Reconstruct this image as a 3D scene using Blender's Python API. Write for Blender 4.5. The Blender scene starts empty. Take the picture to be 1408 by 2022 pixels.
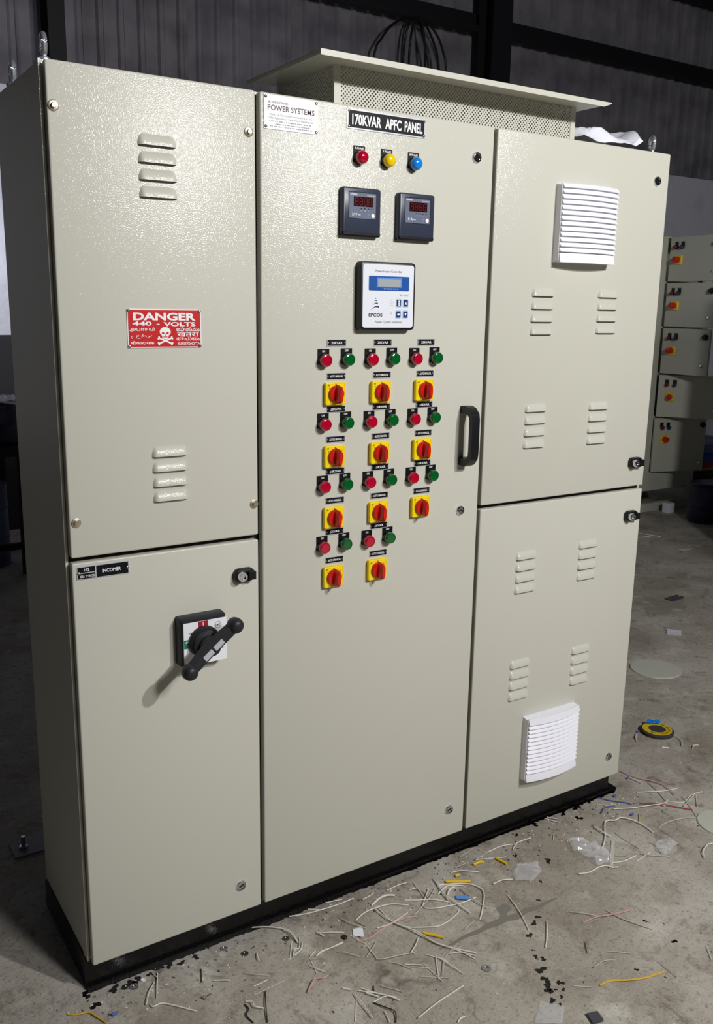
import bpy, bmesh, math, random
from mathutils import Vector, Matrix
random.seed(7)
PI = math.pi
C = bpy.context.scene.collection
ZB = 0.075                     # height of the black plinth: door heights below are measured from its top

# ------------------------------------------------------------------ camera, world, lights, exposure
cam_d = bpy.data.cameras.new('camera'); cam = bpy.data.objects.new('camera', cam_d); C.objects.link(cam)
cam_d.sensor_fit = 'VERTICAL'; cam_d.sensor_height = 24.0; cam_d.lens = 1807.95 / 2022.0 * 24.0
cam_d.clip_start = 0.05; cam_d.clip_end = 60
_r = Vector((0.842871, -0.537877, 0.016023)); _u = Vector((0.104310, 0.192524, 0.975732)); _b = Vector((-0.527909, -0.820745, 0.218379))
cam.matrix_world = Matrix(((_r.x, _u.x, _b.x, -0.45929), (_r.y, _u.y, _b.y, -1.72936), (_r.z, _u.z, _b.z, 1.3905 + ZB), (0, 0, 0, 1)))
bpy.context.scene.camera = cam

w = bpy.data.worlds.new('shed_air'); bpy.context.scene.world = w; w.use_nodes = True
w.node_tree.nodes['Background'].inputs[0].default_value = (0.80, 0.86, 1.0, 1)
w.node_tree.nodes['Background'].inputs[1].default_value = 0.016

def lamp(name, kind, loc, power, col, size=0.05, aim=None):
    d = bpy.data.lights.new(name, kind); d.energy = power; d.color = col
    if kind == 'POINT': d.shadow_soft_size = size
    if kind == 'AREA': d.shape = 'DISK'; d.size = size
    o = bpy.data.objects.new(name, d); C.objects.link(o); o.location = loc
    if aim is not None: o.rotation_euler = (Vector(aim) - Vector(loc)).to_track_quat('-Z', 'Y').to_euler()
    return o
lamp('floodlight', 'POINT', (1.6, -2.6, 2.72 + ZB), 205, (1.0, 0.99, 0.97), 0.05)
lamp('bay_lamp', 'AREA', (0.30, 4.45, 1.9), 8, (0.90, 0.93, 1.0), 0.25, (1.0, 5.2, 1.8))
lamp('fill_light', 'AREA', (1.3, -4.0, 3.3), 80, (1.0, 0.99, 0.98), 0.7, (1.3, 0.6, 1.0))  # soft fill added to lift the shadows, placed as a second floodlight

vs = bpy.context.scene.view_settings
vs.view_transform = 'Standard'; vs.look = 'None'; vs.gamma = 1.0; vs.use_curve_mapping = False
vs.exposure = 0.15

# ------------------------------------------------------------------ materials
def lin(h):
    h = h.lstrip('#'); v = [int(h[i:i + 2], 16) / 255 for i in (0, 2, 4)]
    return tuple(x / 12.92 if x <= 0.04045 else ((x + 0.055) / 1.055) ** 2.4 for x in v) + (1,)
M = {}
def mat(name, col, rough=0.5, metal=0.0, bump=None, spec=0.5, coat=0.0, var=None, alpha=None, trans=0.0, emit=None, ior=1.45, coatbump=None):
    m = bpy.data.materials.new(name); m.use_nodes = True; nt = m.node_tree; b = nt.nodes['Principled BSDF']
    b.inputs['Base Color'].default_value = lin(col); b.inputs['Roughness'].default_value = rough
    b.inputs['Metallic'].default_value = metal; b.inputs['Specular IOR Level'].default_value = spec
    b.inputs['Coat Weight'].default_value = coat; b.inputs['IOR'].default_value = ior
    if trans: b.inputs['Transmission Weight'].default_value = trans
    if alpha is not None: b.inputs['Alpha'].default_value = alpha
    if emit: b.inputs['Emission Color'].default_value = lin(emit[0]); b.inputs['Emission Strength'].default_value = emit[1]
    tc = nt.nodes.new('ShaderNodeTexCoord')
    if bump:
        n = nt.nodes.new('ShaderNodeTexNoise'); n.inputs['Scale'].default_value = bump[0]; n.inputs['Detail'].default_value = bump[2] if len(bump) > 2 else 2
        nt.links.new(tc.outputs['Object'], n.inputs['Vector'])
        bp = nt.nodes.new('ShaderNodeBump'); bp.inputs['Strength'].default_value = 1.0; bp.inputs['Distance'].default_value = bump[1]
        nt.links.new(n.outputs['Fac'], bp.inputs['Height']); nt.links.new(bp.outputs['Normal'], b.inputs['Normal'])
    if coatbump:   # hammered texture that shows in the clear gloss only
        n = nt.nodes.new('ShaderNodeTexNoise'); n.inputs['Scale'].default_value = coatbump[0]; n.inputs['Detail'].default_value = coatbump[2]
        nt.links.new(tc.outputs['Object'], n.inputs['Vector'])
        bp = nt.nodes.new('ShaderNodeBump'); bp.inputs['Strength'].default_value = 1.0; bp.inputs['Distance'].default_value = coatbump[1]
        nt.links.new(n.outputs['Fac'], bp.inputs['Height']); nt.links.new(bp.outputs['Normal'], b.inputs['Coat Normal']); b.inputs['Coat Roughness'].default_value = 0.17
    if var:   # (scale, other colour, low, high)
        n = nt.nodes.new('ShaderNodeTexNoise'); n.inputs['Scale'].default_value = var[0]; n.inputs['Detail'].default_value = 6
        nt.links.new(tc.outputs['Object'], n.inputs['Vector'])
        r = nt.nodes.new('ShaderNodeMapRange'); r.inputs[1].default_value = var[2]; r.inputs[2].default_value = var[3]
        nt.links.new(n.outputs['Fac'], r.inputs[0])
        mx = nt.nodes.new('ShaderNodeMix'); mx.data_type = 'RGBA'
        mx.inputs[6].default_value = lin(col); mx.inputs[7].default_value = lin(var[1])
        nt.links.new(r.outputs[0], mx.inputs[0]); nt.links.new(mx.outputs[2], b.inputs['Base Color'])
    M[name] = m; return m
mat('powder_coat', '#c8c7bb', 0.5, coatbump=(390, 0.00052, 0.0), spec=0.3, coat=0.36)
mat('powder_smooth', '#c8c7bb', 0.38, spec=0.4)
mat('dark_hole', '#0b0b0a', 0.9)
mat('plinth_black', '#050506', 0.22, bump=(140, 0.0012, 4), spec=0.5)
mat('black_plastic', '#101014', 0.38, bump=(700, 0.0001), spec=0.45)
mat('charcoal_plastic', '#26272e', 0.45, bump=(500, 0.0001), spec=0.4)
mat('meter_case', '#343a4c', 0.33, spec=0.5)
mat('meter_face', '#5f6880', 0.45)
mat('meter_glass', '#2e0508', 0.15, spec=0.6)
mat('meter_segment', '#64131c', 0.3)
mat('plate_black', '#07080d', 0.5, spec=0.25)
mat('plate_metal', '#c9cad2', 0.35, metal=0.3)
mat('plate_white', '#f1f1f6', 0.35)
mat('ink_white', '#f4f4f6', 0.5)
mat('ink_grey', '#8d8f98', 0.5)
mat('ink_black', '#15151a', 0.5)
mat('ink_brown', '#4a3138', 0.5)
mat('ink_red', '#a8172f', 0.45)
mat('ink_green', '#157a5c', 0.45)
mat('sign_red', '#c81a1c', 0.35)
mat('chrome', '#d6d6dc', 0.12, metal=1.0)
mat('steel', '#a9a9ab', 0.3, metal=1.0)
mat('zinc', '#c3c6ce', 0.32, metal=0.75)
mat('brass', '#c6bda6', 0.32, metal=0.8)
mat('lens_red', '#b3042c', 0.12, coat=0.6, spec=0.6)
mat('lens_green', '#035c24', 0.12, coat=0.6, spec=0.6)
mat('dusty_red', '#701028', 0.35)  # lens red and blue darkened to look unlit
mat('dusty_blue', '#123a5c', 0.35)
mat('lens_yellow', '#f2cf00', 0.15, coat=0.5)
mat('lens_blue', '#1584e0', 0.12, coat=0.6)
mat('switch_yellow', '#f7d90c', 0.32, spec=0.5)
mat('switch_red', '#d01a12', 0.28, spec=0.5, coat=0.2)
mat('fan_white', '#eeeef6', 0.35, spec=0.4)
mat('controller_white', '#e8eaf4', 0.35)
mat('controller_blue', '#2457a6', 0.3)
mat('controller_frame', '#5f92dd', 0.3)
mat('lcd', '#a9adb0', 0.2)
mat('button_blue', '#123a6b', 0.35)
mat('button_pale', '#b4c3e2', 0.35)
mat('logo_blue', '#1d3a63', 0.4)
mat('plaster', '#e8e9f4', 0.85, bump=(18, 0.006, 6), var=(2.2, '#c8cad6', 0.45, 0.7))
mat('sheet_metal_wall', '#8b8890', 0.55, bump=(5, 0.004, 3), var=(3.5, '#6e6b73', 0.4, 0.65), spec=0.3)
mat('girt_steel', '#131419', 0.6)
mat('cable_black', '#0a0a0b', 0.5)
mat('white_film', '#eceef8', 0.3, spec=0.5)
mat('clear_film', '#f4f6ff', 0.10, spec=0.8, alpha=0.26)
mat('wire_w', '#e4e1d8', 0.5); mat('wire_g', '#c2beb4', 0.6); mat('wire_p', '#d3a49e', 0.5); mat('wire_y', '#d6b03c', 0.5)
mat('wire_r', '#a8372f', 0.5); mat('wire_b', '#4a63a8', 0.5); mat('wire_k', '#2c2a28', 0.6)
mat('sleeve_yellow', '#e2ba1e', 0.5)
mat('crack_grey', '#7c776f', 0.8)
mat('bracket_grey', '#85858c', 0.6)
mat('paint_black', '#040404', 0.35)
mat('abrasive', '#3a3a3a', 0.9, bump=(900, 0.001))
mat('disc_yellow', '#d8b52a', 0.5)
mat('board_grey', '#46464c', 0.8)
mat('navy_plastic', '#1d2240', 0.45, var=(9, '#343a58', 0.5, 0.75))
mat('blue_paint', '#5f6d92', 0.6, var=(5, '#414c6c', 0.4, 0.7))
mat('bench_black', '#141417', 0.6)
mat('old_cream', '#c2c3b6', 0.45, bump=(300, 0.0003))
mat('crate_blue', '#1c3f96', 0.5); mat('crate_red', '#8c2a2e', 0.6); mat('wood_plank', '#8a7448', 0.8)

def floor_material():
    m = bpy.data.materials.new('concrete'); m.use_nodes = True; nt = m.node_tree; b = nt.nodes['Principled BSDF']; L = nt.links
    tc = nt.nodes.new('ShaderNodeTexCoord')
    def noise(s, det=6, rough=0.6, dist=0.0):
        n = nt.nodes.new('ShaderNodeTexNoise'); n.inputs['Scale'].default_value = s; n.inputs['Detail'].default_value = det
        n.inputs['Roughness'].default_value = rough; n.inputs['Distortion'].default_value = dist
        L.new(tc.outputs['Object'], n.inputs['Vector']); return n.outputs['Fac']
    def rng(v, a, c, x=0.0, y=1.0):
        r = nt.nodes.new('ShaderNodeMapRange'); L.new(v, r.inputs[0])
        for i, q in enumerate((a, c, x, y)): r.inputs[1 + i].default_value = q
        return r.outputs[0]
    def mix(f, a, c, mode='MIX'):
        x = nt.nodes.new('ShaderNodeMix'); x.data_type = 'RGBA'; x.blend_type = mode
        L.new(f, x.inputs[0])
        for i, q in ((6, a), (7, c)):
            if isinstance(q, str): x.inputs[i].default_value = lin(q)
            else: L.new(q, x.inputs[i])
        return x.outputs[2]
    col = mix(rng(noise(2.6, 8, 0.6, 0.5), 0.36, 0.64), '#bdb7ad', '#978e82')
    col = mix(rng(noise(6, 8, 0.65), 0.55, 0.72), col, '#cdc9be')
    col = mix(rng(noise(11, 10, 0.7, 0.8), 0.54, 0.74), col, '#6d6358')
    col = mix(rng(noise(55, 6, 0.7), 0.54, 0.76, 0, 0.8), col, '#544d45')
    col = mix(rng(noise(150, 4, 0.7), 0.57, 0.72, 0, 0.9), col, '#35302b')
    col = mix(rng(noise(230, 3, 0.6), 0.60, 0.72, 0, 0.75), col, '#d8d4ca')
    v = nt.nodes.new('ShaderNodeTexVoronoi'); v.feature = 'DISTANCE_TO_EDGE'; v.inputs['Scale'].default_value = 1.7
    wv = nt.nodes.new('ShaderNodeTexNoise'); wv.inputs['Scale'].default_value = 3.0; wv.inputs['Detail'].default_value = 8
    L.new(tc.outputs['Object'], wv.inputs['Vector'])
    va = nt.nodes.new('ShaderNodeVectorMath'); va.operation = 'MULTIPLY_ADD'; L.new(wv.outputs['Color'], va.inputs[0])
    va.inputs[1].default_value = (0.55, 0.55, 0); L.new(tc.outputs['Object'], va.inputs[2]); L.new(va.outputs[0], v.inputs['Vector'])
    crack = rng(v.outputs['Distance'], 0.0, 0.010, 1.0, 0.0)
    gate = rng(noise(2.1, 3), 0.55, 0.66, 0, 0.7)
    mm = nt.nodes.new('ShaderNodeMath'); mm.operation = 'MULTIPLY'; L.new(crack, mm.inputs[0]); L.new(gate, mm.inputs[1])
    col = mix(mm.outputs[0], col, '#4a443e')
    L.new(col, b.inputs['Base Color']); b.inputs['Roughness'].default_value = 0.75; b.inputs['Specular IOR Level'].default_value = 0.3
    bp = nt.nodes.new('ShaderNodeBump'); bp.inputs['Distance'].default_value = 0.0035; bp.inputs['Strength'].default_value = 0.8
    L.new(noise(38, 9, 0.72), bp.inputs['Height']); L.new(bp.outputs['Normal'], b.inputs['Normal'])
    M['concrete'] = m
floor_material()

# ------------------------------------------------------------------ mesh helpers
def done(bm, name, smooth=True, angle=0.6):
    bmesh.ops.recalc_face_normals(bm, faces=bm.faces)
    me = bpy.data.meshes.new(name); bm.to_mesh(me); bm.free()
    if smooth:
        me.polygons.foreach_set('use_smooth', [True] * len(me.polygons)); me.set_sharp_from_angle(angle=angle)
    return me
def mk(name, me, material, parent=None, loc=(0, 0, 0), rot=(0, 0, 0), label=None):
    if isinstance(me, bmesh.types.BMesh): me = done(me, name)
    if material and not me.materials:
        for x in (material if isinstance(material, (list, tuple)) else [material]): me.materials.append(M[x])
    o = bpy.data.objects.new(name, me); C.objects.link(o); o.parent = parent; o.location = loc; o.rotation_euler = rot
    if label: o['label'] = label
    return o
def thing(name, label, cat, loc=(0, 0, 0), rz=0, group=None):
    o = bpy.data.objects.new(name, None); C.objects.link(o); o.location = loc; o.rotation_euler = (0, 0, rz)
    o['label'] = label; o['category'] = cat
    if group: o['group'] = group
    o.empty_display_size = 0.05
    return o
def tag(o, label, cat, group=None, kind=None):
    if label: o['label'] = label
    if cat: o['category'] = cat
    if group: o['group'] = group
    if kind: o['kind'] = kind
    return o
def struct(o, label=None, cat=None):
    o['kind'] = 'structure'
    if label: o['label'] = label
    if cat: o['category'] = cat
    return o
def box(bm, x0, x1, y0, y1, z0, z1, mi=0):
    v = [bm.verts.new(p) for p in ((x0, y0, z0), (x1, y0, z0), (x1, y1, z0), (x0, y1, z0), (x0, y0, z1), (x1, y0, z1), (x1, y1, z1), (x0, y1, z1))]
    for q in ((0, 1, 5, 4), (1, 2, 6, 5), (2, 3, 7, 6), (3, 0, 4, 7), (4, 5, 6, 7), (3, 2, 1, 0)):
        bm.faces.new([v[i] for i in q]).material_index = mi
    return v
def boxmesh(name, *a):
    bm = bmesh.new(); box(bm, *a); return done(bm, name, False)
def rr(wd, ht, r, n=4):
    r = max(min(r, wd / 2 - 1e-5, ht / 2 - 1e-5), 1e-5); p = []
    for cx, cz, a0 in ((wd / 2 - r, ht / 2 - r, 0), (-wd / 2 + r, ht / 2 - r, 90), (-wd / 2 + r, -ht / 2 + r, 180), (wd / 2 - r, -ht / 2 + r, 270)):
        for i in range(n + 1):
            a = math.radians(a0 + 90 * i / n); p.append((cx + r * math.cos(a), cz + r * math.sin(a)))
    return p
def slab(bm, wd, ht, r, layers, n=4, cx=0, cz=0, mi=0):
    """rounded rectangle in the xz plane lofted along y; layers = [(y, inset)] from back to front (front = smaller y)"""
    rings = []
    for y, ins in layers:
        rings.append([bm.verts.new((cx + x, y, cz + z)) for x, z in rr(wd - 2 * ins, ht - 2 * ins, max(r - ins, 0.0003), n)])
    k = len(rings[0])
    for a, b_ in zip(rings, rings[1:]):
        for i in range(k): bm.faces.new((a[i], a[(i + 1) % k], b_[(i + 1) % k], b_[i])).material_index = mi
    bm.faces.new(rings[0]).material_index = mi; bm.faces.new(list(reversed(rings[-1]))).material_index = mi
def lathe(bm, prof, n=24, cx=0, cy=0, cz=0, axis='y', mi=0):
    """profile of (radius, depth); axis y: depth is along y, axis z: along z"""
    rings = []
    for r, d in prof:
        if r < 1e-6: rings.append([bm.verts.new((cx, cy + d, cz) if axis == 'y' else (cx, cy, cz + d))])
        else:
            rings.append([bm.verts.new((cx + r * math.cos(2 * PI * i / n), cy + d, cz + r * math.sin(2 * PI * i / n)) if axis == 'y'
                                       else (cx + r * math.cos(2 * PI * i / n), cy + r * math.sin(2 * PI * i / n), cz + d)) for i in range(n)])
    for a, b_ in zip(rings, rings[1:]):
        for i in range(n):
            j = (i + 1) % n
            if len(a) == 1 and len(b_) == 1: continue
            if len(a) == 1: f = (a[0], b_[j], b_[i])
            elif len(b_) == 1: f = (a[i], a[j], b_[0])
            else: f = (a[i], a[j], b_[j], b_[i])
            bm.faces.new(f).material_index = mi
    for rg in (rings[0], rings[-1]):
        if len(rg) > 1: bm.faces.new(rg).material_index = mi
def smooth_path(pts, sub=4):
    P = [Vector(p) for p in pts]
    if len(P) < 3: return P
    out = []
    for i in range(len(P) - 1):
        p0 = P[max(i - 1, 0)]; p1 = P[i]; p2 = P[i + 1]; p3 = P[min(i + 2, len(P) - 1)]
        for k in range(sub):
            t = k / sub
            out.append(0.5 * ((2 * p1) + (p2 - p0) * t + (2 * p0 - 5 * p1 + 4 * p2 - p3) * t * t + (3 * p1 - p0 - 3 * p2 + p3) * t ** 3))
    out.append(P[-1]); return out
def tube(bm, pts, r, n=6, closed=False, mi=0):
    P = [Vector(p) for p in pts]; rings = []; m = len(P)
    up = Vector((0, 0, 1))
    for i, p in enumerate(P):
        d = (P[(i + 1) % m] - P[i - 1]) if closed else (P[min(i + 1, m - 1)] - P[max(i - 1, 0)])
        d.normalize(); a = d.cross(up)
        if a.length < 1e-3: a = d.cross(Vector((0, 1, 0)))
        a.normalize(); c = a.cross(d).normalized()
        rings.append([bm.verts.new(p + r * (math.cos(2 * PI * k / n) * a + math.sin(2 * PI * k / n) * c)) for k in range(n)])
    for i in range(m if closed else m - 1):
        a, b_ = rings[i], rings[(i + 1) % m]
        for k in range(n): bm.faces.new((a[k], a[(k + 1) % n], b_[(k + 1) % n], b_[k])).material_index = mi
    if not closed: bm.faces.new(rings[0]); bm.faces.new(list(reversed(rings[-1])))
def prism(bm, poly, x0, x1, mi=0):
    """polygon of (y, z) pushed along x"""
    a = [bm.verts.new((x0, y, z)) for y, z in poly]; b_ = [bm.verts.new((x1, y, z)) for y, z in poly]; k = len(poly)
    for i in range(k): bm.faces.new((a[i], a[(i + 1) % k], b_[(i + 1) % k], b_[i])).material_index = mi
    bm.faces.new(a).material_index = mi; bm.faces.new(list(reversed(b_))).material_index = mi
def plate_poly(bm, poly, z0, z1, mi=0):
    """polygon of (x, y) raised from z0 to z1"""
    a = [bm.verts.new((x, y, z0)) for x, y in poly]; b_ = [bm.verts.new((x, y, z1)) for x, y in poly]; k = len(poly)
    for i in range(k): bm.faces.new((a[i], a[(i + 1) % k], b_[(i + 1) % k], b_[i])).material_index = mi
    bm.faces.new(a).material_index = mi; bm.faces.new(list(reversed(b_))).material_index = mi

_glyph = {}
def glyphs(s, bold):
    key = (s, bold)
    if key in _glyph: return _glyph[key]
    cu = bpy.data.curves.new('t', 'FONT'); cu.body = s; cu.size = 1.0; cu.offset = bold; cu.resolution_u = 3; cu.extrude = 0
    o = bpy.data.objects.new('t', cu); C.objects.link(o)
    dg = bpy.context.evaluated_depsgraph_get(); me = bpy.data.meshes.new_from_object(o.evaluated_get(dg))
    vs_ = [v.co.copy() for v in me.vertices]; fs = [list(p.vertices) for p in me.polygons]
    bpy.data.objects.remove(o); bpy.data.curves.remove(cu); bpy.data.meshes.remove(me)
    _glyph[key] = (vs_, fs); return _glyph[key]
def put_text(bm, s, x, z, h, wd=None, y=0.0, bold=0.0, align='c', mi=0, full=False):
    """letters of cap height h (or full extent), centred on z and set at x; squeezed to width wd"""
    vs_, fs = glyphs(s, bold)
    if not vs_: return
    x0 = min(v.x for v in vs_); x1 = max(v.x for v in vs_); z0 = min(v.y for v in vs_); z1 = max(v.y for v in vs_)
    if full: k = h / (z1 - z0); zc = (z0 + z1) / 2
    else: k = h / 0.727; zc = 0.727 / 2
    kx = k if wd is None else wd / (x1 - x0)
    xo = {'c': (x0 + x1) / 2, 'l': x0, 'r': x1}[align]
    nv = [bm.verts.new((x + (v.x - xo) * kx, y, z + (v.y - zc) * k)) for v in vs_]
    for f in fs:
        try: bm.faces.new([nv[i] for i in f]).material_index = mi
        except ValueError: pass
def flat(bm, name):
    for f in bm.faces:
        f.normal_update()
        if f.normal.y > 0: f.normal_flip()
    me = bpy.data.meshes.new(name); bm.to_mesh(me); bm.free(); return me
def lettering(parent, items, y, material='ink_white', name='lettering'):
    bm = bmesh.new()
    for it in items: put_text(bm, y=0, **it)
    return mk(name, flat(bm, name), material, parent, (0, y, 0))
def ring(bm, r0, r1, cx, cz, y, n=20, mi=0):
    a = [bm.verts.new((cx + r0 * math.cos(2 * PI * i / n), y, cz + r0 * math.sin(2 * PI * i / n))) for i in range(n)]
    b_ = [bm.verts.new((cx + r1 * math.cos(2 * PI * i / n), y, cz + r1 * math.sin(2 * PI * i / n))) for i in range(n)]
    for i in range(n): bm.faces.new((a[i], a[(i + 1) % n], b_[(i + 1) % n], b_[i])).material_index = mi
def fpoly(bm, pts, y=0, mi=0):
    bm.faces.new([bm.verts.new((x, y, z)) for x, z in pts]).material_index = mi
def copy_part(o, parent, loc=None):
    c = o.copy(); C.objects.link(c); c.parent = parent
    if loc is not None: c.location = loc
    for ch in list(o.children):
        g = ch.copy(); C.objects.link(g); g.parent = c
    return c

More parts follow.
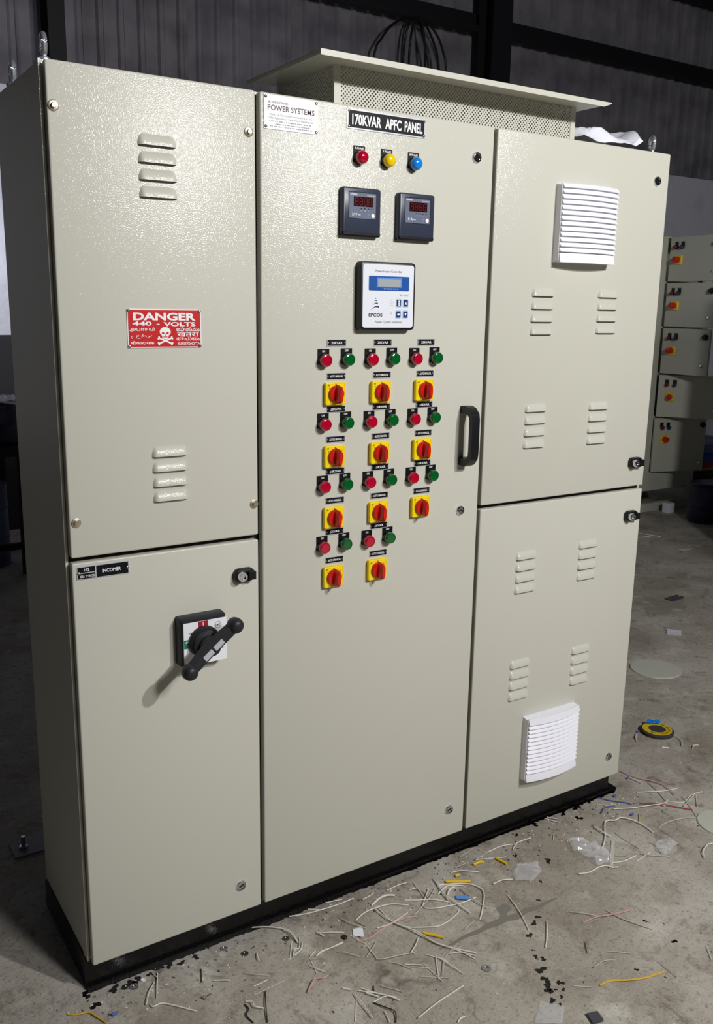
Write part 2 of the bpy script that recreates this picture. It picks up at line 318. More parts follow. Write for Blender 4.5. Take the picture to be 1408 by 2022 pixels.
# traced floor positions in metres
WIRES = [
 ('y',2.6,[(-0.064,-0.023),(-0.049,-0.035),(-0.026,-0.042),(-0.016,-0.06),(-0.003,-0.087)]),
 ('w',1.8,[(0.14,-0.005),(0.127,-0.038),(0.111,-0.077)]),
 ('w',1.4,[(0.13,0.001),(0.134,-0.018)]),
 ('w',1.5,[(0.125,-0.029),(0.103,-0.055),(0.085,-0.085)]),
 ('w',2.2,[(0.093,-0.086),(0.096,-0.097),(0.114,-0.098),(0.134,-0.116),(0.17,-0.156)]),
 ('k',1.5,[(0.228,-0.044),(0.213,-0.082)]),
 ('w',1.9,[(0.237,-0.094),(0.252,-0.104),(0.268,-0.111)]),
 ('g',1.2,[(0.305,-0.106),(0.32,-0.125),(0.349,-0.144)]),
 ('w',1.5,[(0.306,-0.153),(0.342,-0.151)]),
 ('g',1.4,[(0.295,-0.177),(0.333,-0.178),(0.371,-0.173)]),
 ('w',1.8,[(0.359,-0.062),(0.352,-0.082),(0.352,-0.089)]),
 ('w',2.0,[(0.27,-0.188),(0.28,-0.198),(0.279,-0.213),(0.294,-0.226)]),
 ('k',2.2,[(0.265,-0.192),(0.266,-0.21),(0.254,-0.222),(0.258,-0.247)]),
 ('k',1.8,[(0.32,-0.181),(0.301,-0.221),(0.283,-0.263)]),
 ('w',2.0,[(0.388,0.023),(0.425,0),(0.458,-0.036),(0.457,-0.082)]),
 ('w',1.8,[(0.448,-0.026),(0.455,-0.045),(0.456,-0.082)]),
 ('w',1.6,[(0.448,-0.067),(0.413,-0.121)]),
 ('w',2.0,[(0.469,-0.066),(0.45,-0.1),(0.438,-0.099),(0.426,-0.115)]),
 ('w',2.0,[(0.465,-0.087),(0.451,-0.107),(0.429,-0.115)]),
 ('p',2.0,[(0.397,-0.234),(0.427,-0.21),(0.445,-0.215),(0.461,-0.213)]),
 ('w',1.4,[(0.456,-0.138),(0.444,-0.191)]),
 ('w',1.6,[(0.478,-0.126),(0.458,-0.137)]),
 ('w',1.4,[(0.442,-0.162),(0.448,-0.178),(0.462,-0.201)]),
 ('w',1.7,[(0.469,-0.144),(0.491,-0.141),(0.516,-0.14),(0.547,-0.136)]),
 ('w',1.7,[(0.471,-0.141),(0.489,-0.135),(0.519,-0.137),(0.547,-0.135)]),
 ('w',1.9,[(0.513,-0.071),(0.516,-0.082),(0.521,-0.093)]),
 ('w',1.6,[(0.511,-0.076),(0.541,-0.093),(0.568,-0.107)]),
 ('g',1.5,[(0.587,-0.057),(0.599,-0.092),(0.622,-0.124)]),
 ('w',2.0,[(0.485,0.015),(0.528,-0),(0.561,-0.006),(0.609,-0.01),(0.658,-0.007)]),
 ('w',1.8,[(0.538,0.014),(0.569,-0.008)]),
 ('w',1.6,[(0.587,0.012),(0.63,0.002)]),
 ('w',1.8,[(0.673,-0.027),(0.696,-0.026),(0.712,-0.018)]),
 ('w',3.4,[(0.681,-0.056),(0.709,-0.046),(0.734,-0.044),(0.754,-0.053)]),
 ('w',2.0,[(0.615,-0.085),(0.643,-0.074),(0.678,-0.071),(0.725,-0.079),(0.761,-0.104)]),
 ('g',1.6,[(0.615,-0.085),(0.626,-0.115)]),
 ('w',2.0,[(0.679,-0.07),(0.681,-0.101),(0.688,-0.14),(0.701,-0.168),(0.718,-0.202),(0.73,-0.249),(0.751,-0.283),(0.792,-0.329)]),
 ('w',2.0,[(0.691,-0.073),(0.69,-0.137),(0.706,-0.174),(0.724,-0.226),(0.741,-0.266),(0.766,-0.305),(0.78,-0.342)]),
 ('w',1.8,[(0.645,-0.134),(0.669,-0.14),(0.705,-0.136),(0.742,-0.126)]),
 ('p',1.9,[(0.58,-0.151),(0.607,-0.157),(0.639,-0.15),(0.691,-0.142),(0.728,-0.143),(0.752,-0.151)]),
 ('w',1.8,[(0.747,-0.029),(0.78,-0.028),(0.81,-0.028)]),
 ('w',2.0,[(0.765,-0.081),(0.793,-0.1),(0.829,-0.119),(0.855,-0.145)]),
 ('w',1.6,[(0.798,-0.053),(0.822,-0.057)]),
 ('w',1.6,[(0.826,-0.036),(0.813,-0.101)]),
 ('w',1.8,[(0.843,-0.078),(0.79,-0.124)]),
 ('g',1.9,[(0.858,-0.083),(0.83,-0.104),(0.79,-0.124),(0.75,-0.141)]),
 ('w',2.0,[(0.79,-0.135),(0.811,-0.15),(0.851,-0.162),(0.887,-0.168),(0.927,-0.167)]),
 ('w',1.8,[(0.88,-0.049),(0.866,-0.103),(0.854,-0.159)]),
 ('w',2.2,[(0.881,-0.062),(0.862,-0.116),(0.866,-0.156),(0.873,-0.21)]),
 ('w',2.4,[(0.878,-0.078),(0.915,-0.094),(0.948,-0.118),(0.96,-0.149),(0.947,-0.175),(0.906,-0.216),(0.879,-0.239)]),
 ('w',2.2,[(0.851,-0.107),(0.884,-0.095),(0.906,-0.099),(0.93,-0.115)]),
 ('w',3.0,[(0.869,-0.124),(0.886,-0.111),(0.905,-0.107)]),
 ('g',1.8,[(0.915,-0.121),(0.913,-0.173),(0.922,-0.219)]),
 ('w',1.8,[(0.695,-0.149),(0.716,-0.174),(0.748,-0.194),(0.776,-0.207),(0.814,-0.203),(0.848,-0.191),(0.86,-0.181)]),
 ('g',1.4,[(0.825,-0.247),(0.865,-0.235)]),
 ('w',1.9,[(0.664,-0.248),(0.687,-0.235),(0.709,-0.216)]),
 ('g',1.7,[(0.582,-0.225),(0.599,-0.236),(0.637,-0.245),(0.671,-0.254)]),
 ('w',1.6,[(0.576,-0.119),(0.592,-0.167)]),
 ('w',1.8,[(0.59,-0.179),(0.586,-0.223)]),
 ('g',1.4,[(0.568,-0.206),(0.615,-0.176)]),
 ('g',1.4,[(0.579,-0.173),(0.617,-0.169)]),
 ('g',1.4,[(0.601,-0.242),(0.619,-0.265),(0.636,-0.293)]),
 ('w',1.5,[(0.692,-0.272),(0.712,-0.303),(0.718,-0.318)]),
 ('w',1.4,[(0.709,-0.283),(0.667,-0.35)]),
 ('g',1.4,[(0.716,-0.306),(0.68,-0.347)]),
 ('w',1.6,[(0.668,-0.295),(0.671,-0.356)]),
 ('g',1.3,[(0.636,-0.32),(0.69,-0.36)]),
 ('w',1.6,[(0.709,-0.295),(0.716,-0.333),(0.724,-0.363)]),
 ('w',1.6,[(0.63,-0.274),(0.662,-0.297)]),
 ('g',1.4,[(0.637,-0.282),(0.68,-0.316)]),
 ('g',1.4,[(0.775,-0.279),(0.725,-0.299)]),
 ('w',1.6,[(0.739,-0.298),(0.763,-0.31),(0.786,-0.335)]),
 ('g',1.3,[(0.52,-0.159),(0.535,-0.174),(0.554,-0.198)]),
 ('w',2.6,[(0.47,-0.261),(0.483,-0.274)]),
 ('w',1.9,[(0.504,-0.282),(0.526,-0.318),(0.555,-0.346)]),
 ('w',1.9,[(0.495,-0.287),(0.535,-0.329),(0.555,-0.357)]),
 ('w',2.4,[(0.504,-0.302),(0.521,-0.326)]),
 ('w',1.8,[(0.505,-0.33),(0.534,-0.331),(0.552,-0.342)]),
 ('k',1.6,[(0.531,-0.29),(0.518,-0.315)]),
 ('g',1.3,[(0.545,-0.3),(0.576,-0.34)]),
 ('w',1.8,[(0.481,-0.29),(0.479,-0.327),(0.477,-0.369)]),
 ('w',1.8,[(0.476,-0.306),(0.442,-0.356)]),
 ('k',1.9,[(0.504,-0.333),(0.516,-0.358),(0.527,-0.38),(0.512,-0.404)]),
 ('w',1.7,[(0.51,-0.366),(0.502,-0.396)]),
 ('w',1.8,[(0.558,-0.42),(0.613,-0.409),(0.656,-0.403),(0.7,-0.396)]),
 ('w',2.2,[(0.624,-0.471),(0.635,-0.467),(0.647,-0.466)]),
 ('w',2.0,[(0.937,-0.052),(0.963,-0.061),(1.003,-0.088)]),
 ('g',1.3,[(0.96,-0.041),(1.007,-0.04)]),
 ('g',1.3,[(0.999,-0.01),(1.058,0.004)]),
 ('w',1.6,[(1.033,-0.039),(1.066,-0.056),(1.113,-0.073)]),
 ('g',1.4,[(1.037,-0.038),(1.091,-0.028)]),
 ('p',2.2,[(1.754,0.094),(1.754,0.064),(1.767,0.029),(1.793,-0.014),(1.799,-0.046),(1.781,-0.098)]),
 ('w',2.2,[(1.745,0.049),(1.751,0.006)]),
 ('g',2.0,[(1.773,-0.002),(1.757,-0.05),(1.732,-0.102)]),
 ('w',1.9,[(1.695,-0.024),(1.751,-0.055),(1.786,-0.069),(1.828,-0.073)]),
 ('r',2.2,[(1.649,-0.076),(1.687,-0.102),(1.711,-0.13),(1.756,-0.183)]),
 ('w',1.9,[(1.695,-0.096),(1.701,-0.127)]),
 ('w',1.7,[(1.737,-0.107),(1.767,-0.139),(1.825,-0.124),(1.877,-0.125)]),
 ('g',1.9,[(1.793,-0.116),(1.772,-0.159),(1.738,-0.211)]),
 ('w',1.6,[(1.842,-0.129),(1.786,-0.177)]),
 ('w',1.6,[(1.75,-0.156),(1.833,-0.129)]),
 ('b',2.0,[(1.567,0.014),(1.587,-0.02),(1.614,-0.047),(1.625,-0.065)]),
 ('y',2.2,[(1.546,-0.028),(1.579,-0.04)]),
 ('b',2.2,[(1.505,-0.053),(1.538,-0.039),(1.57,-0.048)]),
 ('w',2.0,[(1.553,-0.057),(1.602,-0.083),(1.653,-0.1),(1.708,-0.115),(1.737,-0.107)]),
 ('g',1.4,[(1.532,-0.009),(1.555,-0.023)]),
 ('y',2.2,[(1.601,-0.114),(1.563,-0.147)]),
 ('w',2.6,[(1.366,-0.185),(1.412,-0.153),(1.455,-0.112),(1.482,-0.093),(1.508,-0.104),(1.533,-0.103),(1.552,-0.125),(1.561,-0.16),(1.556,-0.202)]),
 ('w',2.6,[(1.431,-0.097),(1.427,-0.129),(1.432,-0.156)]),
 ('g',2.0,[(1.583,-0.199),(1.609,-0.19),(1.652,-0.19),(1.702,-0.202),(1.739,-0.225)]),
 ('g',1.6,[(1.462,-0.145),(1.457,-0.185),(1.459,-0.235)]),
 ('w',2.0,[(1.339,-0.244),(1.363,-0.257),(1.393,-0.259),(1.423,-0.256)]),
 ('w',2.2,[(1.224,-0.235),(1.251,-0.246),(1.29,-0.244),(1.314,-0.25),(1.32,-0.262),(1.337,-0.267)]),
 ('g',1.6,[(1.493,-0.221),(1.512,-0.242),(1.491,-0.288)]),
 ('w',1.6,[(1.406,-0.273),(1.472,-0.264)]),
 ('g',1.6,[(1.441,-0.257),(1.463,-0.283),(1.499,-0.308)]),
 ('w',2.2,[(1.575,-0.363),(1.595,-0.342),(1.632,-0.328),(1.657,-0.329)]),
 ('w',2.0,[(1.002,-0.203),(0.981,-0.272),(0.954,-0.333)]),
 ('w',2.0,[(1.016,-0.329),(0.979,-0.369),(0.946,-0.398)]),
 ('g',1.6,[(1.09,-0.335),(1.112,-0.357),(1.135,-0.38)]),
 ('p',1.8,[(1.086,-0.382),(1.127,-0.386),(1.177,-0.402),(1.23,-0.411)]),
 ('g',2.0,[(1.174,-0.377),(1.18,-0.415),(1.194,-0.448),(1.215,-0.484)]),
 ('g',1.5,[(1.044,-0.478),(1.073,-0.496),(1.103,-0.518)]),
 ('g',1.2,[(0.993,-0.505),(1.026,-0.504),(1.053,-0.514)]),
 ('g',1.2,[(1.135,-0.571),(1.131,-0.628)]),
 ('y',2.8,[(0.962,-0.552),(0.988,-0.554),(1.027,-0.575),(1.063,-0.59),(1.095,-0.595),(1.121,-0.598)]),
 ('g',1.6,[(0.91,-0.522),(0.942,-0.547)]),
 ('w',1.4,[(1.275,-0.596),(1.245,-0.632)]),
 ('w',2.0,[(0.999,-0.15),(1.028,-0.152),(1.057,-0.161)]),
 ('w',2.0,[(1.084,-0.029),(1.137,-0.029),(1.18,-0.041)]),
 ('w',2.0,[(1.149,-0.059),(1.18,-0.041),(1.233,-0.04)]),
 ('w',1.6,[(1.339,0.013),(1.36,-0.023)]),
 ('w',1.6,[(1.348,0.015),(1.367,-0.009)]),
 ('w',1.8,[(1.304,-0.059),(1.283,-0.08)]),
 ('k',1.2,[(1.04,-0.432),(1.016,-0.462)]),
 ('w',2.4,[(2.012,0.25),(1.987,0.234),(1.966,0.211)]),
 ('w',2.0,[(2.116,0.188),(2.108,0.138),(2.074,0.106)]),
 ('w',3.0,[(2.009,0.138),(2.026,0.123)]),
 ('w',2.4,[(2.088,0.074),(2.111,0.086),(2.13,0.082)]),
 ('w',3.0,[(4.406,2.328),(4.411,2.252),(4.454,2.153)]),
 ('w',3.0,[(4.283,2.222),(4.367,2.192),(4.427,2.209)]),
 ('g',2.4,[(4.283,1.87),(4.357,1.841)]),
]
SLEEVES = [
 ('y',4.5,[(1.01,-0.056),(1.04,-0.056)]),
 ('y',4.0,[(0.9,-0.077),(0.956,-0.109)]),
 ('y',4.5,[(0.73,-0.209),(0.761,-0.246)]),
 ('y',4.0,[(0.936,-0.071),(0.949,-0.071)]),
 ('y',4.0,[(1.082,-0.065),(1.09,-0.1)]),
]
SPLATS = [(-0.006,-0.026,0.009),(-0.014,0.01,0.007),(0.075,-0.003,0.012),(0.095,0,0.01),(0.042,-0,0.01),(0.173,0.008,0.008),(0.234,0.002,0.007),(0.126,0.003,0.006),(0.199,0,0.007),(0.15,0.011,0.007),(1.201,-0.143,0.009),(1.118,-0.202,0.004),(1.01,-0.304,0.006),(0.986,-0.317,0.007),(0.945,-0.344,0.007),(0.907,-0.406,0.005),(0.916,-0.422,0.006),(0.885,-0.446,0.01),(0.873,-0.474,0.009),(0.863,-0.492,0.009),(0.855,-0.504,0.008),(0.84,-0.529,0.007),(0.894,-0.498,0.007),(0.885,-0.517,0.004),(0.866,-0.531,0.004),(0.848,-0.545,0.003),(1.432,-0.033,0.009),(1.213,-0.005,0.005),(1.139,-0.08,0.006),(1.226,-0.453,0.004),(1.074,-0.56,0.004),(1.228,-0.541,0.006),(0.87,-0.508,0.003),(0.916,-0.387,0.003),(1.058,-0.256,0.004),(1.629,0.038,0.014),(1.589,0.034,0.012),(1.531,0.019,0.009),(1.469,0.013,0.011),(1.409,0.007,0.008),(1.295,0.01,0.009)]
BAG_A = [(1.309,-0.109),(1.349,-0.129),(1.354,-0.16),(1.36,-0.191),(1.361,-0.222),(1.324,-0.252),(1.293,-0.235),(1.298,-0.202),(1.282,-0.157)]
BAG_B = [(1.073,-0.143),(1.126,-0.126),(1.161,-0.145),(1.135,-0.188),(1.097,-0.194),(1.051,-0.176)]
BAG_C = [(1.512,-0.242),(1.572,-0.249),(1.563,-0.281),(1.495,-0.295),(1.488,-0.273)]
SHEET_CLEAR = [(0.814,-0.518),(0.849,-0.556),(0.808,-0.59),(0.759,-0.559)]
TILE_BLACK = [(0.872,-0.598),(0.897,-0.605),(0.89,-0.629),(0.863,-0.624)]
STRIP = [(1.422,-0.168),(1.43,-0.173),(1.324,-0.263),(1.315,-0.257)]
PAPER = [(0.593,-0.106),(0.618,-0.112),(0.602,-0.143),(0.582,-0.127)]
SCRAP_BLUE = [(0.885,-0.136),(0.915,-0.152),(0.905,-0.168),(0.879,-0.149)]
CRACK_A = [(0.732,-0.267),(0.755,-0.269),(0.815,-0.261),(0.852,-0.263),(0.883,-0.257),(0.91,-0.258),(0.943,-0.261),(0.971,-0.264),(1.009,-0.261),(1.032,-0.27),(1.073,-0.269),(1.106,-0.272),(1.104,-0.277),(1.069,-0.278),(1.027,-0.283),(1.002,-0.278),(0.962,-0.286),(0.937,-0.277),(0.903,-0.279),(0.877,-0.274),(0.848,-0.276),(0.811,-0.272),(0.753,-0.276),(0.731,-0.271)]
CRACK_B = [(0.945,-0.224),(0.968,-0.221),(0.982,-0.232),(0.974,-0.248),(0.956,-0.253),(0.938,-0.27),(0.921,-0.275),(0.917,-0.264),(0.937,-0.249)]

# ------------------------------------------------------------------ the setting
bm = bmesh.new(); box(bm, -4, 12, -4, 5.4, -0.12, 0.0)
floor = struct(mk('floor', done(bm, 'floor', False), 'concrete'), 'bare grey-brown stained concrete shed floor', 'floor')
YW = 5.2
bm = bmesh.new(); box(bm, -3, 12, YW, YW + 0.2, 0, 2.95)
wall = struct(mk('wall_back', done(bm, 'wall_back', False), 'plaster'), 'rough plastered wall with dark corrugated sheeting above', 'wall')
PITCH = 0.15
def sheet_mesh():
    bm = bmesh.new(); prof = []
    for k in range(6):
        x = k * PITCH
        prof += [(x, 0), (x + 0.092, 0), (x + 0.106, -0.026), (x + 0.136, -0.026)]
    prof.append((6 * PITCH, 0)); prof.append((6 * PITCH + 0.03, 0))
    a = [bm.verts.new((x, y, 0)) for x, y in prof]; b_ = [bm.verts.new((x, y, 2.9)) for x, y in prof]
    a2 = [bm.verts.new((x, y + 0.002, 0)) for x, y in prof]; b2 = [bm.verts.new((x, y + 0.002, 2.9)) for x, y in prof]
    for i in range(len(prof) - 1):
        bm.faces.new((a[i], a[i + 1], b_[i + 1], b_[i])); bm.faces.new((a2[i + 1], a2[i], b2[i], b2[i + 1])); bm.faces.new((a[i + 1], a[i], a2[i], a2[i + 1]))
    return done(bm, 'corrugated_sheet', False)
sm = sheet_mesh()
for i in range(17):
    mk('corrugated_sheet', sm, 'sheet_metal_wall', wall, (-3 + i * 6 * PITCH, YW - 0.02 - 0.004 * (i % 2), 2.90))
def girt(name, z, x0, x1, label):
    bm = bmesh.new(); y = YW - 0.05
    box(bm, x0, x1, y - 0.10, y - 0.094, z, z + 0.16); box(bm, x0, x1, y - 0.094, y, z + 0.154, z + 0.16)
    box(bm, x0, x1, y - 0.16, y - 0.10, z, z + 0.006); box(bm, x0, x1, y - 0.166, y - 0.16, z, z + 0.05)
    return struct(mk(name, done(bm, name, False), 'girt_steel'), label, 'girt')
girt('trim_1', 3.80, -3, 12, 'black steel wall girt running across the corrugated sheeting')
girt('trim_2', 4.53, -3, 12, 'upper black steel girt at the top right of the wall')
def column(name, x0, x1, label):
    bm = bmesh.new(); y1 = YW - 0.21; y0 = y1 - 0.2; t = 0.012; xm = (x0 + x1) / 2
    box(bm, x0, x1, y0, y0 + t, 0, 6); box(bm, x0, x1, y1 - t, y1, 0, 6); box(bm, xm - t / 2, xm + t / 2, y0 + t, y1 - t, 0, 6)
    return struct(mk(name, done(bm, name, False), 'girt_steel'), label, 'column')
column('trim_3', 5.03, 5.24, 'black steel column behind the cabinet right of centre')
column('trim_4', 1.31, 1.42, 'black steel column behind the cabinet top left corner')

# ------------------------------------------------------------------ the big control cabinet
cab = thing('control_cabinet', 'tall three-bay cream power factor control cabinet on a black plinth', 'cabinet')
XL, XR, YB = -0.006, 1.634, 0.37
bm = bmesh.new()
box(bm, XL + 0.002, XR - 0.002, 0.05, YB, ZB, ZB + 1.80)
box(bm, XL, XR, 0.026, 0.05, ZB + 0.001, ZB + 1.803); box(bm, XL, -0.0008, 0.020, 0.026, ZB + 0.001, ZB + 1.803); box(bm, 1.6290, XR, 0.020, 0.026, ZB + 0.001, ZB + 1.803)
mk('body', done(bm, 'body', False), 'powder_coat', cab)
bm = bmesh.new()                                            # plinth: a painted channel
prism(bm, [(0.022, 0), (0.022, 0.010), (0.030, 0.014), (0.030, 0.060), (0.022, 0.064), (0.022, ZB - 0.001), (YB, ZB - 0.001), (YB, 0)], XL - 0.002, XR - 0.012)
mk('plinth', done(bm, 'plinth', True, 0.4), 'plinth_black', cab)

bm = bmesh.new()
for x0, x1, z0, z1 in ((0.395, 0.419, 0.004, 1.797), (1.008, 1.033, 0.004, 1.797), (0.002, 0.395, 0.893, 0.911), (1.033, 1.626, 0.892, 0.910)): box(bm, x0, x1, 0.0200, 0.0258, ZB + z0, ZB + z1)
mk('door_gasket', done(bm, 'door_gasket', False), 'dark_hole', cab)
def door(name, x0, x1, z0, z1, label):
    bm = bmesh.new(); wd = x1 - x0; ht = z1 - z0
    slab(bm, wd, ht, 0.004, [(0.0195, 0.001), (0.004, 0.0), (0.0022, 0.0003), (0.0008, 0.0012), (0.0, 0.0035)], 3)
    return mk(name, done(bm, name, True, 0.9), 'powder_coat', cab, ((x0 + x1) / 2, 0, ZB + (z0 + z1) / 2), label=label)
cover = door('cover_panel', 0.0, 0.402, 0.907, 1.80, 'bolted cover panel with louvres and danger sign')
d_in = door('door', 0.0, 0.402, 0.0, 0.897, 'door with the incomer breaker handle')
d_mid = door('door', 0.412, 1.015, 0.0, 1.80, 'full-height door with lamps, meters and switches')
d_ru = door('door', 1.0255, 1.628, 0.906, 1.80, 'upper right door with a white fan grille')
d_rl = door('door', 1.0255, 1.628, 0.0, 0.896, 'lower right door with a white fan grille')

def louver_mesh():
    bm = bmesh.new(); L, H, D = 0.0375, 0.020, 0.0085; nu, nv = 20, 7; g = []
    for i in range(nu + 1):
        u = -1 + 2 * i / nu; row = []
        e = 1.0 if abs(u) < 0.72 else math.sqrt(max(0, 1 - ((abs(u) - 0.72) / 0.28) ** 2))
        for j in range(nv + 1):
            v = j / nv
            row.append(bm.verts.new((u * L, -D * e * math.sin(v * PI / 2) ** 0.8, H * (0.30 + 0.70 * e) * (1 - v))))
        g.append(row)
    for i in range(nu):
        for j in range(nv): bm.faces.new((g[i][j], g[i + 1][j], g[i + 1][j + 1], g[i][j + 1])).material_index = 0
    lo = [bm.verts.new((r[-1].co.x, 0.0, 0.0015)) for r in g]
    for i in range(nu): bm.faces.new((g[i][-1], g[i + 1][-1], lo[i + 1], lo[i])).material_index = 1  # closing face coloured black for the shade inside the opening
    me = done(bm, 'louver', True, 0.8)
    me.materials.append(M['powder_coat']); me.materials.append(M['dark_hole']); return me
lm = louver_mesh()
def louvers(panel, xc, zlow, pitch=0.0305):
    for k in range(4):
        mk('louver', lm, None, panel, (xc - panel.location.x, 0.0, zlow + k * pitch + ZB - panel.location.z))
louvers(cover, 0.198, 1.585); louvers(cover, 0.206, 1.004, 0.030)
louvers(d_ru, 1.195, 1.331, 0.0312); louvers(d_ru, 1.427, 1.334, 0.0305); louvers(d_ru, 1.193, 1.045, 0.0308); louvers(d_ru, 1.422, 1.041, 0.0305)
louvers(d_rl, 1.191, 0.656, 0.0305); louvers(d_rl, 1.422, 0.658, 0.0305); louvers(d_rl, 1.190, 0.350, 0.031); louvers(d_rl, 1.422, 0.346, 0.031)

# cover bolts
bm = bmesh.new(); lathe(bm, [(0.0, 0.0), (0.0095, 0.0), (0.0095, -0.0016), (0.0085, -0.0022), (0.0052, -0.0022), (0.0052, -0.006), (0.004, -0.0072), (0.0, -0.0072)], 20)
bolt_me = done(bm, 'bolt')
for x, z in ((0.011, 1.725), (0.387, 1.722), (0.013, 0.977), (0.392, 0.976)):
    mk('bolt', bolt_me, 'brass', cab, (x, 0.0, z + ZB))
# quarter-turn locks
bm = bmesh.new(); lathe(bm, [(0.0, 0.0), (0.0125, 0.0), (0.0125, -0.002), (0.011, -0.0045), (0.0085, -0.0050), (0.0080, -0.0030), (0.0, -0.0030)], 24)
ql = done(bm, 'quarter_turn_lock')
bm = bmesh.new(); box(bm, -0.0012, 0.0012, -0.0040, -0.0028, -0.006, 0.006); qs = done(bm, 'key_slot', False)
for x, z, a in ((0.350, 0.071, 1.2), (0.963, 0.080, 1.2), (0.964, 1.729, 0.3), (0.958, 0.902, 1.4), (1.581, 1.728, 0.4), (1.577, 0.071, 0.3)):
    o = mk('quarter_turn_lock', ql, 'chrome', cab, (x, 0.0, z + ZB)); mk('key_slot', qs, 'dark_hole', o, (0, 0, 0), (0, a, 0))
# black cam latches with a chrome barrel
bm = bmesh.new(); slab(bm, 0.049, 0.030, 0.013, [(0.0, 0.0), (-0.008, 0.0), (-0.012, 0.002), (-0.013, 0.005)], 6)
box(bm, 0.006, 0.022, -0.020, -0.008, -0.009, 0.009)
cl = done(bm, 'cam_latch')
bm = bmesh.new(); lathe(bm, [(0.0105, -0.010), (0.0105, -0.021), (0.009, -0.0235), (0.0055, -0.0235), (0.005, -0.020), (0.0, -0.020)], 20, cx=-0.009)
cb = done(bm, 'barrel')
for x, z in ((0.364, 0.8235), (1.582, 0.975), (1.582, 0.821)):
    o = mk('cam_latch', cl, 'black_plastic', cab, (x, 0.0, z + ZB)); mk('barrel', cb, 'chrome', o, label='chrome key barrel')

# rivet / screw shared by plates
bm = bmesh.new(); lathe(bm, [(0.0032, 0.0), (0.0030, -0.0010), (0.0018, -0.0019), (0.0, -0.0021)], 12); rivet_me = done(bm, 'rivet')
bm = bmesh.new(); lathe(bm, [(0.0021, 0.0), (0.0019, -0.0008), (0.0, -0.0013)], 10); screw_me = done(bm, 'plate_screw')

def plate(name, x, z, wd, ht, material, t=0.0016, r=0.001, label=None):
    bm = bmesh.new(); slab(bm, wd, ht, r, [(0.0, 0), (-t + 0.0003, 0), (-t, 0.0003)], 2)
    return mk(name, done(bm, name, False), material, cab, (x, 0.0, z + ZB), label=label)
def field(parent, wd, ht, y, material, cx=0, cz=0, name='printed_field', r=0.0006):
    bm = bmesh.new(); slab(bm, wd, ht, r, [(0.0002, 0), (0.0, 0)], 2, cx, cz)
    return mk(name, done(bm, name, False), material, parent, (0, y, 0))

# maker's plate
p = plate('maker_plate', 0.4815, 1.7645, 0.123, 0.064, 'plate_white', label='white maker plate reading POWER SYSTEMS')
for sx in (-1, 1):
    for sz in (-1, 1): mk('rivet', rivet_me, 'steel', p, (sx * 0.0575, -0.0016, sz * 0.0275))
lettering(p, [dict(s='SRI VENKATESWARA', x=-0.0525, z=0.0185, h=0.0046, wd=0.045, align='l')], -0.0019, 'ink_brown')
lettering(p, [dict(s='POWER SYSTEMS', x=0, z=0.0085, h=0.0105, wd=0.106, bold=0.012)], -0.0019, 'ink_brown')
lettering(p, [dict(s='Class - A Electrical Contractor Lic. No.', x=0, z=-0.0040, h=0.0036, wd=0.098),
              dict(s='CPRI Approved LT Panel Board Manufacturer', x=0, z=-0.0105, h=0.0036, wd=0.102)], -0.0019, 'ink_grey')
bm = bmesh.new(); rnd = random.Random(31)                   # lines of print too small to read
for z_, xa, xb in ((-0.0168, -0.050, 0.048), (-0.0218, -0.040, 0.044), (-0.0262, -0.048, 0.050)):
    x_ = xa
    while x_ < xb:
        wl = rnd.uniform(0.0008, 0.0022); hl = rnd.uniform(0.0007, 0.0013)
        fpoly(bm, [(x_, z_ - hl), (x_ + wl, z_ - hl), (x_ + wl, z_ + hl), (x_, z_ + hl)]); x_ += wl + rnd.choice((0.0006, 0.0007, 0.0008, 0.0028))
mk('small_print', flat(bm, 'small_print'), 'ink_grey', p, (0, -0.0019, 0))
# title plate
p = plate('title_plate', 0.7145, 1.7735, 0.203, 0.0395, 'plate_metal', label='black title plate reading 170KVAR APFC PANEL')
field(p, 0.196, 0.0335, -0.0018, 'plate_black')
for sx in (-1, 1):
    for sz in (-1, 1): mk('rivet', rivet_me, 'steel', p, (sx * 0.0965, -0.0018, sz * 0.0150))
lettering(p, [dict(s='170KVAR', x=-0.0895, z=0, h=0.0205, wd=0.0735, bold=0.03, align='l'), dict(s='APFC', x=0.0150, z=0, h=0.0205, wd=0.042, bold=0.03),
              dict(s='PANEL', x=0.0925, z=0, h=0.0205, wd=0.048, bold=0.03, align='r')], -0.0022)

# phase lamps and on/off lamps
bm = bmesh.new(); slab(bm, 0.029, 0.033, 0.0008, [(0.0, 0), (-0.0012, 0)], 2, 0, 0.0075); leg_me = done(bm, 'legend_plate', False)
bm = bmesh.new(); lathe(bm, [(0.0, -0.001), (0.0142, -0.001), (0.0142, -0.0075), (0.0135, -0.0085), (0.0, -0.0085)], 28); bez_me = done(bm, 'indicator_lamp')
bm = bmesh.new(); lathe(bm, [(0.0134, -0.0082), (0.0140, -0.011), (0.0138, -0.0155), (0.0122, -0.0182), (0.0105, -0.0188), (0.0102, -0.0180), (0.0, -0.0182)], 28); lens_flat = done(bm, 'lens', True, 0.5)
bm = bmesh.new(); lathe(bm, [(0.0134, -0.0082), (0.0140, -0.0115), (0.0134, -0.0165), (0.0112, -0.0205), (0.0075, -0.0228), (0.0, -0.0238)], 28); lens_dome = done(bm, 'lens', True, 0.9)
def clone(me): return me.copy()
LENS = {}
for c in ('red', 'green'): LENS[c] = clone(lens_flat); LENS[c].materials.append(M['lens_' + c])
for c in ('red', 'yellow', 'blue'): LENS['dome_' + c] = clone(lens_dome); LENS['dome_' + c].materials.append(M['lens_' + c])
_lt = {}
def small_letters(key, items, material='ink_white'):
    if key not in _lt:
        bm = bmesh.new()
        for it in items: put_text(bm, y=0, **it)
        _lt[key] = flat(bm, 'lettering'); _lt[key].materials.append(M[material])
    return _lt[key]
